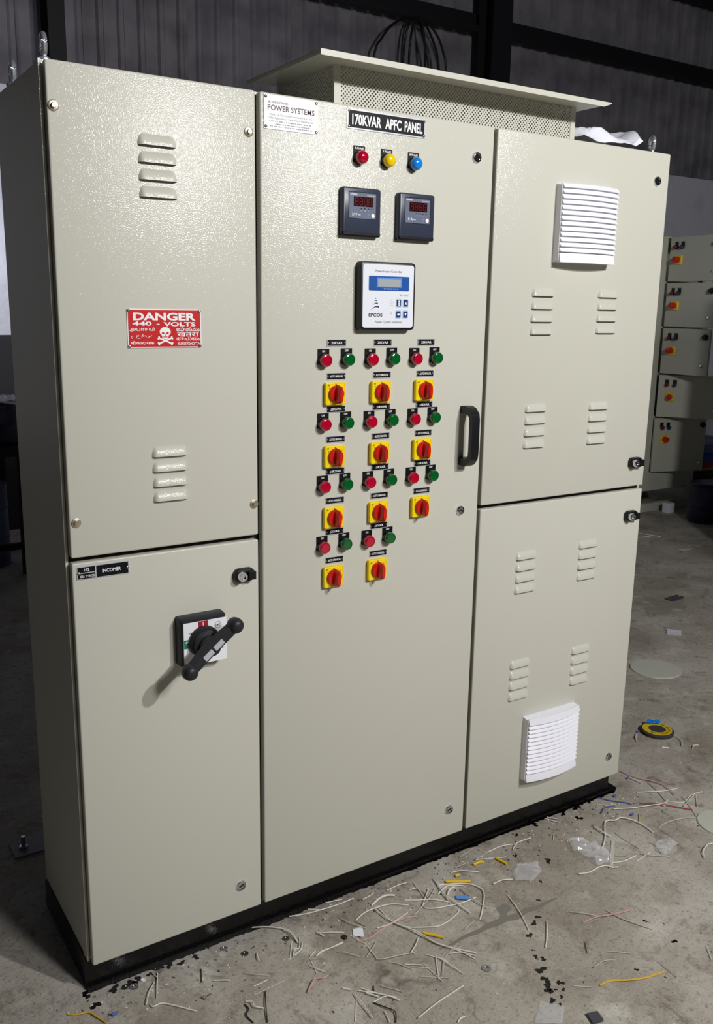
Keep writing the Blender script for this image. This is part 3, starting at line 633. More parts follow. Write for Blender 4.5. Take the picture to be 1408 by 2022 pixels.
def indicator(x, z, lens, word, ww, label):
    o = mk('indicator_lamp', bez_me, 'black_plastic', cab, (x, 0.0, z + ZB), label=label)
    mk('legend_plate', leg_me, 'plate_black', o)
    mk('lettering', small_letters(word, [dict(s=word, x=0, z=0.0192, h=0.0044, wd=ww, bold=0.02)]), None, o, (0, -0.0015, 0))
    mk('lens', LENS[lens], None, o)
for x, c, wd in ((0.6445, 'red', 'R-PHASE'), (0.7145, 'yellow', 'Y-PHASE'), (0.7855, 'blue', 'B-PHASE')):
    indicator(x, 1.698, 'dome_' + c, wd, 0.022, '%s domed phase lamp' % c)

def tag_plate(x, z, word, wd, label, tw, dim=False):
    p = mk('legend_strip', strip_me, 'plate_metal', cab, (x, 0.0, z + ZB), label=label)
    mk('printed_field', strip_in, 'plate_black', p, (0, -0.0014, 0))
    mk('lettering', small_letters(word, [dict(s=word, x=0, z=0, h=0.0052, wd=tw, bold=0.012)], 'ink_white'), None, p, (0, -0.0018, 0))
    for sx in (-1, 1): mk('plate_screw', screw_me, 'steel', p, (sx * 0.0213, -0.0014, 0))
bm = bmesh.new(); slab(bm, 0.049, 0.0155, 0.0005, [(0.0, 0), (-0.0012, 0)], 1); strip_me = done(bm, 'legend_strip', False)
bm = bmesh.new(); slab(bm, 0.0465, 0.0125, 0.0004, [(0.0002, 0), (0.0, 0)], 1); strip_in = done(bm, 'printed_field', False)

# yellow and red selector switches
bm = bmesh.new()
slab(bm, 0.052, 0.050, 0.005, [(0.0, 0.001), (-0.0085, 0), (-0.0100, 0.0006), (-0.0108, 0.0020), (-0.0108, 0.0030), (-0.0101, 0.0034), (-0.0101, 0.0040), (-0.0106, 0.0044)], 4)
sw_me = done(bm, 'selector_switch', True, 0.7)
bm = bmesh.new()
lathe(bm, [(0.0186, -0.0104), (0.0186, -0.015), (0.0172, -0.0180), (0.0, -0.0190)], 28)
gr = []                                                     # the grip: a lens-shaped blade standing on the disc
for y, k, ky in ((-0.014, 1.0, 1.0), (-0.026, 0.97, 0.93), (-0.034, 0.86, 0.82), (-0.0365, 0.68, 0.70)):
    rg = []
    for i in range(20):
        a = 2 * PI * i / 20; s_ = math.sin(a); c_ = math.cos(a)
        rg.append(bm.verts.new((0.0062 * k * (abs(c_) ** 0.9) * (1 if c_ >= 0 else -1), y, -0.001 + 0.0215 * ky * s_)))
    gr.append(rg)
for a, b_ in zip(gr, gr[1:]):
    for i in range(20): bm.faces.new((a[i], a[(i + 1) % 20], b_[(i + 1) % 20], b_[i]))
bm.faces.new(gr[-1]); bm.faces.new(gr[0])
knob_me = done(bm, 'knob', True, 0.7)
bm = bmesh.new()
for s_, x, z in (('1', -0.0165, 0.0125), ('0', 0.0, 0.0205), ('2', 0.0165, 0.0125)): put_text(bm, s_, x, z, 0.0038, bold=0.02)
ring(bm, 0.0016, 0.0021, -0.0185, 0.0188, 0.0, 14); put_text(bm, '4M', -0.0185, 0.0188, 0.0016); put_text(bm, '10A 440V', 0.0135, -0.0202, 0.0020)
sw_print = flat(bm, 'switch_print'); sw_print.materials.append(M['ink_black'])
cols = (0.5875, 0.7085, 0.8300)
rows = (1.2045, 1.0655, 0.9265, 0.7875)
ratings = (('20KVAR',) * 3, ('20KVAR', '20KVAR', '20KVAR'), ('20KVAR', '10KVAR', '10KVAR'), ('5KVAR', '5KVAR'))
ratings = (('20KVAR', '20KVAR', '20KVAR'), ('20KVAR', '20KVAR', '25KVAR'), ('20KVAR', '15KVAR', '10KVAR'), ('5KVAR', '5KVAR'))
ordr = ('first', 'second', 'third', 'fourth'); ordc = ('left', 'middle', 'right')
for r, z in enumerate(rows):
    for c, x in enumerate(cols):
        if r == 3 and c == 2: continue
        where = '%s column, %s row' % (ordc[c], ordr[r])
        wd = ratings[r][c]
        tag_plate(x + 0.0065, z + (0.1095 if r == 0 else 0.1045), wd, 0.049, 'rating strip reading %s, %s' % (wd, where), 0.029 if len(wd) == 6 else 0.025)
        indicator(x - 0.0265, z + 0.0725, 'red', 'ON', 0.0072, 'red ON lamp, %s' % where)
        indicator(x + 0.0320, z + 0.0735, 'green', 'OFF', 0.0095, 'green OFF lamp, %s' % where)
        tag_plate(x + 0.0065, z + 0.0375, 'AUTO MANUAL' if r == 0 else 'AUTO 0 MANUAL', 0.049, 'AUTO MANUAL strip, %s' % where, 0.034)
        o = mk('selector_switch', sw_me, 'switch_yellow', cab, (x, 0.0, z + ZB), label='yellow selector switch with red knob, %s' % where)
        mk('knob', knob_me, 'switch_red', o, label='red grip knob'); mk('switch_print', sw_print, None, o, (0, -0.0112, 0))

# digital meters
def meter(x, z, unit, label):
    bm = bmesh.new()
    slab(bm, 0.097, 0.097, 0.006, [(0.0, 0.0), (-0.011, 0.0), (-0.0145, 0.0015), (-0.0155, 0.0035)], 4)
    o = mk('panel_meter', done(bm, 'panel_meter', True, 0.8), 'meter_case', cab, (x, 0.0, z + ZB), label=label)
    bm = bmesh.new(); slab(bm, 0.098, 0.010, 0.004, [(0.0, 0.0), (-0.013, 0.0), (-0.016, 0.003)], 3, 0, -0.0455)
    mk('lower_lip', done(bm, 'lower_lip'), 'black_plastic', o)
    bm = bmesh.new(); slab(bm, 0.071, 0.055, 0.002, [(-0.0150, 0), (-0.0157, 0)], 2, 0.0015, 0.0125); mk('face_rim', done(bm, 'face_rim', False), 'black_plastic', o)
    bm = bmesh.new(); slab(bm, 0.068, 0.052, 0.002, [(-0.0150, 0), (-0.0168, 0), (-0.0172, 0.0005)], 2, 0.0, 0.0115); mk('face', done(bm, 'face'), 'meter_face', o)
    bm = bmesh.new(); slab(bm, 0.048, 0.0195, 0.0008, [(-0.0170, 0), (-0.0176, 0)], 2, 0.0015, 0.0200); mk('display', done(bm, 'display', False), 'meter_glass', o, label='dark red digit display')
    bm = bmesh.new()                                        # four seven-segment digits, unlit
    for d in range(4):
        cx = 0.0015 + (d - 1.5) * 0.0112; cz = 0.0200; hw, hh, t = 0.0036, 0.0068, 0.0008
        for sx, sz, ww, hh2 in ((0, hh, hw, t), (0, 0, hw, t), (0, -hh, hw, t), (-hw, hh / 2, t, hh / 2), (hw, hh / 2, t, hh / 2), (-hw, -hh / 2, t, hh / 2), (hw, -hh / 2, t, hh / 2)):
            a, b_ = cx + sx, cz + sz; fpoly(bm, [(a - ww * 0.85, b_ - hh2 * 0.85), (a + ww * 0.85, b_ - hh2 * 0.85), (a + ww * 0.85, b_ + hh2 * 0.85), (a - ww * 0.85, b_ + hh2 * 0.85)])
    mk('digit_segments', flat(bm, 'digit_segments'), 'meter_segment', o, (0, -0.01785, 0))
    bm = bmesh.new()
    put_text(bm, 'Schneider', -0.0315, 0.0345, 0.0036, 0.018, bold=0.02, align='l'); put_text(bm, 'PowerLogic', 0.0320, 0.0335, 0.0026, 0.021, align='r')
    put_text(bm, '3/', -0.0235, -0.0062, 0.0050, 0.0060, bold=0.01); put_text(bm, unit, -0.0160, -0.0062, 0.0056, bold=0.02); put_text(bm, '~', -0.0085, -0.0062, 0.0060, 0.0070, bold=0.02)
    for k in range(4): put_text(bm, ('k', 'M', '1', '2')[k], -0.0035 + k * 0.0088, 0.0020, 0.0026)
    put_text(bm, '~ /', 0.0145, -0.0052, 0.003); put_text(bm, '~ -', 0.0145, -0.0105, 0.003)
    mk('lettering', flat(bm, 'lettering'), 'ink_white', o, (0, -0.0175, 0))
    bm = bmesh.new()
    for k in range(4): lathe(bm, [(0.0013, -0.0170), (0.0013, -0.0178), (0.0, -0.0179)], 10, cx=-0.0035 + k * 0.0088, cz=0.0060)
    mk('status_dots', done(bm, 'status_dots'), 'dark_hole', o)
    bm = bmesh.new(); lathe(bm, [(0.0046, -0.0170), (0.0046, -0.0182), (0.0040, -0.0188), (0.0, -0.0186)], 20, cx=0.0258, cz=-0.0075); mk('button', done(bm, 'button'), 'ink_white', o, label='round white push button')
meter(0.6450, 1.5885, 'V', 'dark digital volt meter with red display')
meter(0.7895, 1.5875, 'A', 'dark digital ampere meter with red display')

# power factor controller
def controller(x, z):
    bm = bmesh.new(); slab(bm, 0.1465, 0.1465, 0.009, [(0.0, 0.0), (-0.016, 0.0), (-0.0195, 0.001), (-0.0205, 0.003)], 6)
    o = mk('power_factor_controller', done(bm, 'power_factor_controller', True, 0.8), 'black_plastic', cab, (x, 0.0, z + ZB), label='white-faced power factor controller in a black frame')
    bm = bmesh.new(); slab(bm, 0.135, 0.135, 0.006, [(-0.0195, 0), (-0.0212, 0)], 5); mk('face', done(bm, 'face', False), 'controller_white', o)
    y = -0.0214
    bm = bmesh.new(); slab(bm, 0.107, 0.031, 0.0022, [(-0.0210, 0), (-0.0218, 0)], 3, 0.001, 0.0275); mk('display_band', done(bm, 'display_band', False), 'controller_blue', o)
    bm = bmesh.new(); slab(bm, 0.0665, 0.0210, 0.0006, [(-0.0216, 0), (-0.0222, 0)], 1, 0.001, 0.0295); mk('display_frame', done(bm, 'display_frame', False), 'controller_frame', o)
    bm = bmesh.new(); slab(bm, 0.0600, 0.0160, 0.0006, [(-0.0220, 0), (-0.0224, 0)], 1, 0.001, 0.0288); mk('display', done(bm, 'display', False), 'lcd', o, label='blank grey display')
    lettering(o, [dict(s='1 2 3 4 5 6 7 8 9 10 11 12', x=0.004, z=0.0160, h=0.0028, wd=0.040)], -0.0224)
    lettering(o, [dict(s='Power Factor Controller', x=0, z=0.0535, h=0.0052, wd=0.071), dict(s='Power Quality Solutions', x=0.001, z=-0.0548, h=0.0052, wd=0.071),
                  dict(s='EPCOS', x=-0.0335, z=-0.0400, h=0.0068, wd=0.036, bold=0.03)], y, 'ink_black')
    lettering(o, [dict(s='BR 6000', x=0.0535, z=0.0030, h=0.0045, wd=0.0225, align='r')], y, 'ink_grey')
    lettering(o, [dict(s=t_, x=0.0050, z=zz, h=0.0022, align='l') for t_, zz in (('Auto', -0.0075), ('Program', -0.0115), ('Manual', -0.0155), ('Service', -0.0195), ('Enter', -0.0330), ('OK', -0.0370))], y, 'ink_grey')
    bm = bmesh.new()                                        # stripes of the sail mark
    def band(x0, z0, x1, z1, sag, t0, t1):
        up = []; dn = []
        for i in range(9):
            t = i / 8; xx = x0 + (x1 - x0) * t; zz = z0 + (z1 - z0) * t + sag * 4 * t * (1 - t); th = t0 + (t1 - t0) * t
            up.append((xx, zz + th)); dn.append((xx, zz - th * 0.4))
        fpoly(bm, up + dn[::-1])
    band(-0.0470, -0.0310, -0.0245, -0.0240, 0.0040, 0.0003, 0.0028); band(-0.0415, -0.0190, -0.0280, -0.0160, 0.0016, 0.0004, 0.0022)
    band(-0.0375, -0.0115, -0.0305, -0.0100, 0.0010, 0.0004, 0.0019); band(-0.0350, -0.0065, -0.0330, -0.0050, 0.0004, 0.0005, 0.0024)
    mk('sail_mark', flat(bm, 'sail_mark'), 'logo_blue', o, (0, y, 0), label='blue striped sail emblem')
    for k, (bx, bz) in enumerate(((0.0275, -0.0140), (0.0465, -0.0140), (0.0270, -0.0385), (0.0462, -0.0385))):
        bm = bmesh.new(); slab(bm, 0.0150, 0.0178, 0.002, [(-0.0210, 0), (-0.0217, 0)], 3, bx, bz); slab(bm, 0.0108, 0.0138, 0.0012, [(-0.0214, 0), (-0.0224, 0), (-0.0227, 0.0004)], 3, bx, bz, 1)
        me = done(bm, 'button', False); me.materials.append(M['button_pale']); me.materials.append(M['button_blue'])
        b_ = mk('button', me, None, o)
        bm = bmesh.new()
        if k == 0:
            for q in (-1, 0, 1): fpoly(bm, [(bx + 0.0018 * math.cos(i * PI / 6), bz + q * 0.0040 + 0.0018 * math.sin(i * PI / 6)) for i in range(12)])
        elif k == 1: fpoly(bm, [(bx - 0.0028, bz - 0.0030), (bx + 0.0028, bz - 0.0030), (bx, bz + 0.0035)])
        elif k == 2: fpoly(bm, [(bx - 0.0035, bz - 0.0012), (bx, bz - 0.0012), (bx, bz - 0.0034), (bx + 0.0036, bz), (bx, bz + 0.0034), (bx, bz + 0.0012), (bx - 0.0035, bz + 0.0012)])
        else: fpoly(bm, [(bx - 0.0028, bz + 0.0030), (bx + 0.0028, bz + 0.0030), (bx, bz - 0.0035)])
        mk('button_symbol', flat(bm, 'button_symbol'), 'ink_white', o, (0, -0.0229, 0))
controller(0.7140, 1.4145)

# door pull handle
bm = bmesh.new()
out_ = [(0.0, 1.018), (-0.020, 1.016), (-0.034, 1.022), (-0.045, 1.036), (-0.047, 1.050), (-0.047, 1.132), (-0.044, 1.146), (-0.032, 1.158), (-0.018, 1.163), (0.0, 1.162)]
inn_ = [(0.0, 1.036), (-0.020, 1.034), (-0.028, 1.037), (-0.034, 1.044), (-0.035, 1.054), (-0.035, 1.128), (-0.033, 1.137), (-0.027, 1.142), (-0.019, 1.145), (0.0, 1.144)]
va = []; hw = 0.0115
for (a, b_) in zip(out_, inn_):
    va.append([bm.verts.new((sx * hw, q[0], q[1])) for q, sx in ((a, -1), (a, 1), (b_, 1), (b_, -1))])
for a, b_ in zip(va, va[1:]):
    for i in range(4): bm.faces.new((a[i], a[(i + 1) % 4], b_[(i + 1) % 4], b_[i]))
bm.faces.new(va[0]); bm.faces.new(va[-1])
bmesh.ops.bevel(bm, geom=[e for e in bm.edges if e.is_valid and len(e.link_faces) == 2 and e.calc_face_angle(0) > 1.2], offset=0.0015, segments=2, affect='EDGES')
mk('pull_handle', done(bm, 'pull_handle', True, 0.5), 'black_plastic', cab, (0.9585, 0.0, ZB), label='black plastic pull handle')

# white fan grilles
def fan_grille(xc, zc, wd, ht, top, bot, nsl, label):
    hx = wd / 2
    def bulge(x): return 0.013 * (1 - (x / hx) ** 2)
    bm = bmesh.new(); n = 12
    a = []; b_ = []
    for sgn in (1, -1):
        pass
    rows_ = []
    for i in range(n + 1):
        x = -hx + wd * i / n; f = -0.020 - bulge(x)
        rows_.append([bm.verts.new(q) for q in ((x, 0, -ht / 2), (x, f, -ht / 2 + 0.004), (x, f, ht / 2 - 0.004), (x, 0, ht / 2))])
    for p_, q_ in zip(rows_, rows_[1:]):
        for k in range(4): bm.faces.new((p_[k], p_[(k + 1) % 4], q_[(k + 1) % 4], q_[k]))
    bm.faces.new(rows_[0]); bm.faces.new(rows_[-1])
    o = mk('fan_grille', done(bm, 'fan_grille', True, 0.5), 'fan_white', cab, (xc, 0.0, zc + ZB), label=label)
    def bar(z1, z0, name, proud=0.0075, tilt=0.0055):
        bm = bmesh.new(); rr_ = []
        for i in range(n + 1):
            x = -hx * 0.985 + wd * 0.985 * i / n; f = -0.018 - bulge(x)
            rr_.append([bm.verts.new(q) for q in ((x, f, z1), (x, f - proud + tilt, z1), (x, f - proud - 0.002, z0), (x, f, z0))])
        for p_, q_ in zip(rr_, rr_[1:]):
            for k in range(4): bm.faces.new((p_[k], p_[(k + 1) % 4], q_[(k + 1) % 4], q_[k]))
        bm.faces.new(rr_[0]); bm.faces.new(rr_[-1])
        mk(name, done(bm, name, True, 0.5), 'fan_white', o)
    z = ht / 2
    if top: bar(z, z - top, 'rim', 0.0075, 0.004); z -= top + 0.0022
    ph = (z - (-ht / 2 + bot)) / nsl
    for k in range(nsl): bar(z - k * ph, z - (k + 1) * ph + 0.0024, 'slat')
    bar(-ht / 2 + bot, -ht / 2, 'rim', 0.0075, 0.004)
fan_grille(1.3175, 1.600, 0.196, 0.186, 0.0, 0.0225, 13, 'white louvred fan grille, upper')
fan_grille(1.3125, 0.1930, 0.196, 0.188, 0.017, 0.0225, 12, 'white louvred fan grille, lower')

# danger sign
p = plate('danger_sign', 0.2030, 1.3440, 0.1505, 0.0735, 'plate_white', 0.0018, label='red danger 440 volts sign with skull')
field(p, 0.1465, 0.0695, -0.0021, 'sign_red')
for sx in (-1, 1):
    for sz in (-1, 1): mk('rivet', rivet_me, 'steel', p, (sx * 0.0718, -0.0020, sz * 0.0335))
bm = bmesh.new()
put_text(bm, 'DANGER', 0, 0.0230, 0.0140, 0.127, bold=0.035)
put_text(bm, '440', -0.0460, 0.0095, 0.0078, 0.038, bold=0.03); put_text(bm, '-', -0.0140, 0.0095, 0.0075, 0.006, bold=0.03); put_text(bm, 'VOLTS', 0.0300, 0.0085, 0.0078, 0.066, bold=0.03)
put_text(bm, 'அபாயம்', -0.0460, -0.0015, 0.0085, 0.050, bold=0.012, full=True)
put_text(bm, 'خطرہ', -0.0420, -0.0150, 0.0080, 0.034, full=True); put_text(bm, '০', -0.0665, -0.0165, 0.0050, 0.0035, full=True)
put_text(bm, 'धोकादायक', -0.0460, -0.0270, 0.0072, 0.047, bold=0.012, full=True)
put_text(bm, 'అపాయము', 0.0470, -0.0015, 0.0078, 0.049, bold=0.012, full=True)
put_text(bm, 'खतरा', 0.0470, -0.0118, 0.0078, 0.045, bold=0.012, full=True)
put_text(bm, 'അപായം', 0.0470, -0.0200, 0.0058, 0.048, bold=0.012, full=True)
put_text(bm, 'ಅಪಾಯ', 0.0480, -0.0282, 0.0062, 0.046, bold=0.012, full=True)
mk('lettering', flat(bm, 'lettering'), 'ink_white', p, (0, -0.0024, 0))
bm = bmesh.new()                                            # skull over crossed bones
sk = [(0.0112 * math.cos(a), -0.0065 + 0.0092 * math.sin(a)) for a in [math.radians(t) for t in range(-20, 201, 10)]]
sk += [(-0.0080, -0.0125), (-0.0066, -0.0135), (-0.0062, -0.0180), (-0.0030, -0.0205), (0.0030, -0.0205), (0.0062, -0.0180), (0.0066, -0.0135), (0.0080, -0.0125)]
fpoly(bm, sk)
for s_ in (-1, 1):
    x0, z0, x1, z1 = -0.0135 * s_, -0.0180, 0.0135 * s_, -0.0290; d = Vector((x1 - x0, z1 - z0)).normalized(); nrm = Vector((-d.y, d.x)) * 0.0014
    fpoly(bm, [(x0 + nrm.x, z0 + nrm.y), (x1 + nrm.x, z1 + nrm.y), (x1 - nrm.x, z1 - nrm.y), (x0 - nrm.x, z0 - nrm.y)], -0.00005 * (s_ + 2))
    for ex, ez in ((x0, z0), (x1, z1)):
        for q in (-1, 1): fpoly(bm, [(ex + nrm.x * 1.1 * q + 0.0019 * math.cos(i * PI / 5), ez + nrm.y * 1.1 * q + 0.0019 * math.sin(i * PI / 5)) for i in range(10)], -0.00004 * (q + 2))
mk('skull_and_bones', flat(bm, 'skull_and_bones'), 'ink_white', p, (0, -0.0024, 0))
bm = bmesh.new()
for s_ in (-1, 1): fpoly(bm, [(s_ * 0.0045 + 0.0027 * math.cos(i * PI / 6), -0.0090 + 0.0021 * math.sin(i * PI / 6)) for i in range(12)])
fpoly(bm, [(-0.0013, -0.0135), (0.0013, -0.0135), (0, -0.0108)])
fpoly(bm, [(-0.0050, -0.0152), (0.0050, -0.0152), (0.0040, -0.0168), (-0.0040, -0.0168)])
mk('skull_hollows', flat(bm, 'skull_hollows'), 'sign_red', p, (0, -0.0027, 0))

# incomer plate
p = plate('incomer_plate', 0.0610, 0.8760, 0.1050, 0.0265, 'plate_metal', label='black plate reading 1F2 400A TP MCCB INCOMER')
field(p, 0.0345, 0.0108, -0.0018, 'plate_black', -0.0335, 0.0063); field(p, 0.0345, 0.0108, -0.0018, 'plate_black', -0.0335, -0.0063); field(p, 0.0640, 0.0234, -0.0018, 'plate_black', 0.0182, 0)
for sx in (-1, 1): mk('rivet', rivet_me, 'plate_white', p, (sx * 0.0485, -0.0018, 0.0))
lettering(p, [dict(s='1F2', x=-0.0325, z=0.0063, h=0.0055, bold=0.015), dict(s='400A TP MCCB', x=-0.0325, z=-0.0066, h=0.0050, wd=0.029, bold=0.01), dict(s='INCOMER', x=0.0165, z=0, h=0.0072, wd=0.0375, bold=0.02)], -0.0021)

# breaker rotary handle
hx, hz = 0.2585, 0.7020
bm = bmesh.new(); slab(bm, 0.104, 0.106, 0.004, [(0.0, 0.0), (-0.012, 0.0), (-0.026, 0.0015), (-0.030, 0.0045)], 3)
o = mk('breaker_handle', done(bm, 'breaker_handle', True, 0.7), 'charcoal_plastic', cab, (hx, 0.0, hz + ZB), label='charcoal rotary breaker handle with two ball ends')
bm = bmesh.new(); slab(bm, 0.097, 0.094, 0.001, [(-0.0295, 0), (-0.0306, 0)], 2, 0.003, -0.003); mk('face', done(bm, 'face', False), 'plate_white', o)
bm = bmesh.new(); slab(bm, 0.021, 0.0210, 0.0002, [(-0.0305, 0), (-0.0309, 0)], 1, -0.002, 0.0330); mk('on_field', done(bm, 'on_field', False), 'ink_red', o)
bm = bmesh.new(); slab(bm, 0.0260, 0.0190, 0.0002, [(-0.0305, 0), (-0.0309, 0)], 1, -0.0320, -0.0020); mk('off_field', done(bm, 'off_field', False), 'ink_green', o)
lettering(o, [dict(s='I', x=-0.002, z=0.0375, h=0.0065, bold=0.05), dict(s='ON', x=-0.002, z=0.0278, h=0.0038, wd=0.0095, bold=0.03), dict(s='OFF', x=-0.0365, z=0.0025, h=0.0042, wd=0.0110, bold=0.03), dict(s='0', x=-0.0345, z=-0.0055, h=0.0060, bold=0.04)], -0.0312)
bm = bmesh.new(); put_text(bm, 'TRIP', -0.0285, 0.0205, 0.0042, 0.0130, bold=0.02); put_text(bm, 'RESET', 0.0400, -0.0230, 0.0028)
ring(bm, 0.0066, 0.0073, 0.0315, 0.0300, 0, 28); put_text(bm, 'L&T', 0.0315, 0.0300, 0.0042, 0.0100, bold=0.02)
mk('lettering', flat(bm, 'lettering'), 'ink_black', o, (0, -0.0310, 0))
bm = bmesh.new(); lathe(bm, [(0.0345, -0.030), (0.0345, -0.037), (0.031, -0.041), (0.0285, -0.041), (0.0275, -0.052), (0.0200, -0.054), (0.0195, -0.074), (0.0175, -0.079), (0.0, -0.079)], 40, cx=-0.0010, cz=-0.0010)
mk('hub', done(bm, 'hub', True, 0.5), 'charcoal_plastic', o)
ang = math.atan2(0.083, 0.103)
bm = bmesh.new()
def bar_sec(t, hw_, y0, y1): return [(t, -hw_, y0), (t, hw_, y0), (t, hw_ * 0.8, y1), (t, -hw_ * 0.8, y1)]
secs = [(-0.066, 0.0105, -0.092, -0.112), (-0.045, 0.0110, -0.090, -0.111), (-0.030, 0.0118, -0.088, -0.109), (-0.012, 0.0125, -0.086, -0.108), (0.012, 0.0125, -0.086, -0.108), (0.030, 0.0118, -0.088, -0.109), (0.045, 0.0110, -0.090, -0.111), (0.066, 0.0105, -0.092, -0.112)]
rg = []
for t, hw_, y0, y1 in secs:
    rg.append([bm.verts.new((q[0] * math.cos(ang) - q[1] * math.sin(ang), q[2], q[0] * math.sin(ang) + q[1] * math.cos(ang))) for q in bar_sec(t, hw_, y0, y1)])
for a, b_ in zip(rg, rg[1:]):
    for i in range(4): bm.faces.new((a[i], a[(i + 1) % 4], b_[(i + 1) % 4], b_[i]))
bm.faces.new(rg[0]); bm.faces.new(rg[-1])
mk('grip_bar', done(bm, 'grip_bar', True, 0.5), 'charcoal_plastic', o, (-0.007, 0.012, 0.003))
for s_ in (-1, 1):
    bm = bmesh.new(); lathe(bm, [(0.0, -0.083), (0.0095, -0.085), (0.0150, -0.092), (0.0168, -0.101), (0.0158, -0.110), (0.0120, -0.116), (0.0060, -0.1185), (0.0, -0.119)], 28, cx=s_ * 0.0655 * math.cos(ang), cz=s_ * 0.0655 * math.sin(ang))
    mk('ball_end', done(bm, 'ball_end', True, 1.2), 'charcoal_plastic', o, (-0.007, 0.012, 0.003))
for t0, t1 in ((-0.027, -0.003), (0.002, 0.026)):
    bm = bmesh.new()
    q4 = [(t0, -0.0065), (t1, -0.0065), (t1, 0.0055), (t0, 0.0055)]
    pts = [(a * math.cos(ang) - b_ * math.sin(ang), a * math.sin(ang) + b_ * math.cos(ang)) for a, b_ in q4]
    fr = [bm.verts.new((x, -0.1094, z)) for x, z in pts]; bk = [bm.verts.new((x, -0.1075, z)) for x, z in pts]
    bm.faces.new(fr); bm.faces.new(bk[::-1])
    for i in range(4): bm.faces.new((fr[i], fr[(i + 1) % 4], bk[(i + 1) % 4], bk[i]))
    mk('grip_label', done(bm, 'grip_label', False), 'plate_metal', o, (-0.007, 0.012, 0.003))

# ventilated canopy on top
ZT = ZB + 1.80
mx0, mx1, my0, my1, mz1 = 0.618, 1.329, 0.060, 0.320, ZT + 0.088
def perforated(wd, ht, px=0.0092, pz=0.0046, r=0.0020):
    """sheet in the xz plane with staggered round holes, origin at its lower left corner"""
    bm = bmesh.new(); nx = int(wd / px); nz = int(ht / pz); ox = (wd - nx * px) / 2; oz = (ht - nz * pz) / 2
    for j in range(nz):
        off = 0 if j % 2 == 0 else px / 2
        for i in range(nx - (1 if off else 0)):
            cx = ox + off + (i + 0.5) * px; cz = oz + (j + 0.5) * pz
            xs = (cx - px / 2, cx, cx + px / 2); zs = (cz - pz / 2, cz, cz + pz / 2)
            outer = [(xs[2], zs[1]), (xs[2], zs[2]), (xs[1], zs[2]), (xs[0], zs[2]), (xs[0], zs[1]), (xs[0], zs[0]), (xs[1], zs[0]), (xs[2], zs[0])]
            ov = [bm.verts.new((x, 0, z)) for x, z in outer]; iv = [bm.verts.new((cx + r * math.cos(k * PI / 4), 0, cz + r * math.sin(k * PI / 4))) for k in range(8)]
            for k in range(8): bm.faces.new((ov[k], ov[(k + 1) % 8], iv[(k + 1) % 8], iv[k]))
        if off:
            for a, c in ((ox, ox + px / 2), (wd - ox - px / 2, wd - ox)): fpoly(bm, [(a, oz + j * pz), (c, oz + j * pz), (c, oz + (j + 1) * pz), (a, oz + (j + 1) * pz)])
    fpoly(bm, [(0, 0), (ox, 0), (ox, ht), (0, ht)]); fpoly(bm, [(wd - ox, 0), (wd, 0), (wd, ht), (wd - ox, ht)])
    fpoly(bm, [(ox, 0), (wd - ox, 0), (wd - ox, oz), (ox, oz)]); fpoly(bm, [(ox, ht - oz), (wd - ox, ht - oz), (wd - ox, ht), (ox, ht)])
    return flat(bm, 'perforated_sheet')
hood = mk('vent_canopy', boxmesh('vent_canopy', mx0, mx1, my0, my1, ZT, ZT + 0.003), 'powder_smooth', cab, label='ventilated canopy of perforated sheet')
fr = mk('perforated_sheet', perforated(mx1 - mx0 - 0.028, 0.088), 'powder_smooth', hood, (mx0 + 0.014, my0 + 0.002, ZT))
sd = mk('perforated_sheet', perforated(my1 - my0 - 0.016, 0.088), 'powder_smooth', hood, (mx0 + 0.002, my1 - 0.008, ZT), (0, 0, -PI / 2))
sr = mk('perforated_sheet', perforated(my1 - my0 - 0.016, 0.088), 'powder_smooth', hood, (mx1 - 0.002, my0 + 0.008, ZT), (0, 0, PI / 2))
bk = mk('perforated_sheet', perforated(mx1 - mx0 - 0.028, 0.088), 'powder_smooth', hood, (mx0 + 0.014, my1 - 0.002, ZT))
for x in (mx0, mx1 - 0.016):
    for y in (my0, my1 - 0.010): mk('corner_post', boxmesh('corner_post', x, x + 0.016, y, y + 0.010, ZT, ZT + 0.0895), 'powder_smooth', hood)
rx0, rx1, ry0, ry1 = 0.537, 1.368, -0.020, 0.315
bm = bmesh.new(); box(bm, rx0, rx1, ry0, ry1, ZT + 0.0895, ZT + 0.0915)
fa = [bm.verts.new((x, ry0 - 0.002, z)) for x, z in ((rx0, ZT + 0.0800), (rx1 - 0.026, ZT + 0.0800), (rx1, ZT + 0.0890), (rx1, ZT + 0.0915), (rx0, ZT + 0.0915))]
fb = [bm.verts.new((v.co.x, ry0, v.co.z)) for v in fa]
bm.faces.new(fa); bm.faces.new(fb[::-1])
for i in range(5): bm.faces.new((fa[i], fa[(i + 1) % 5], fb[(i + 1) % 5], fb[i]))
box(bm, rx0, rx0 + 0.002, ry0, ry1, ZT + 0.0820, ZT + 0.0900)
mk('canopy_roof', done(bm, 'canopy_roof', False), 'powder_smooth', hood)

# lifting eyebolts
bm = bmesh.new()
tube(bm, [(0.0, 0.0175 * math.cos(2 * PI * i / 28), 0.027 + 0.0175 * math.sin(2 * PI * i / 28)) for i in range(28)], 0.0052, 10, True)
lathe(bm, [(0.0, 0.0), (0.0130, 0.0), (0.0130, 0.004), (0.008, 0.009), (0.0, 0.010)], 20, axis='z')
eye_me = done(bm, 'lifting_eyebolt')
for x, y, a in ((0.010, 0.042, -0.1), (0.010, 0.275, -0.1), (1.610, 0.052, -0.5), (1.616, 0.31, 0.2)):
    mk('lifting_eyebolt', eye_me, 'zinc', cab, (x, y, ZT + 0.003), (0, 0, a))

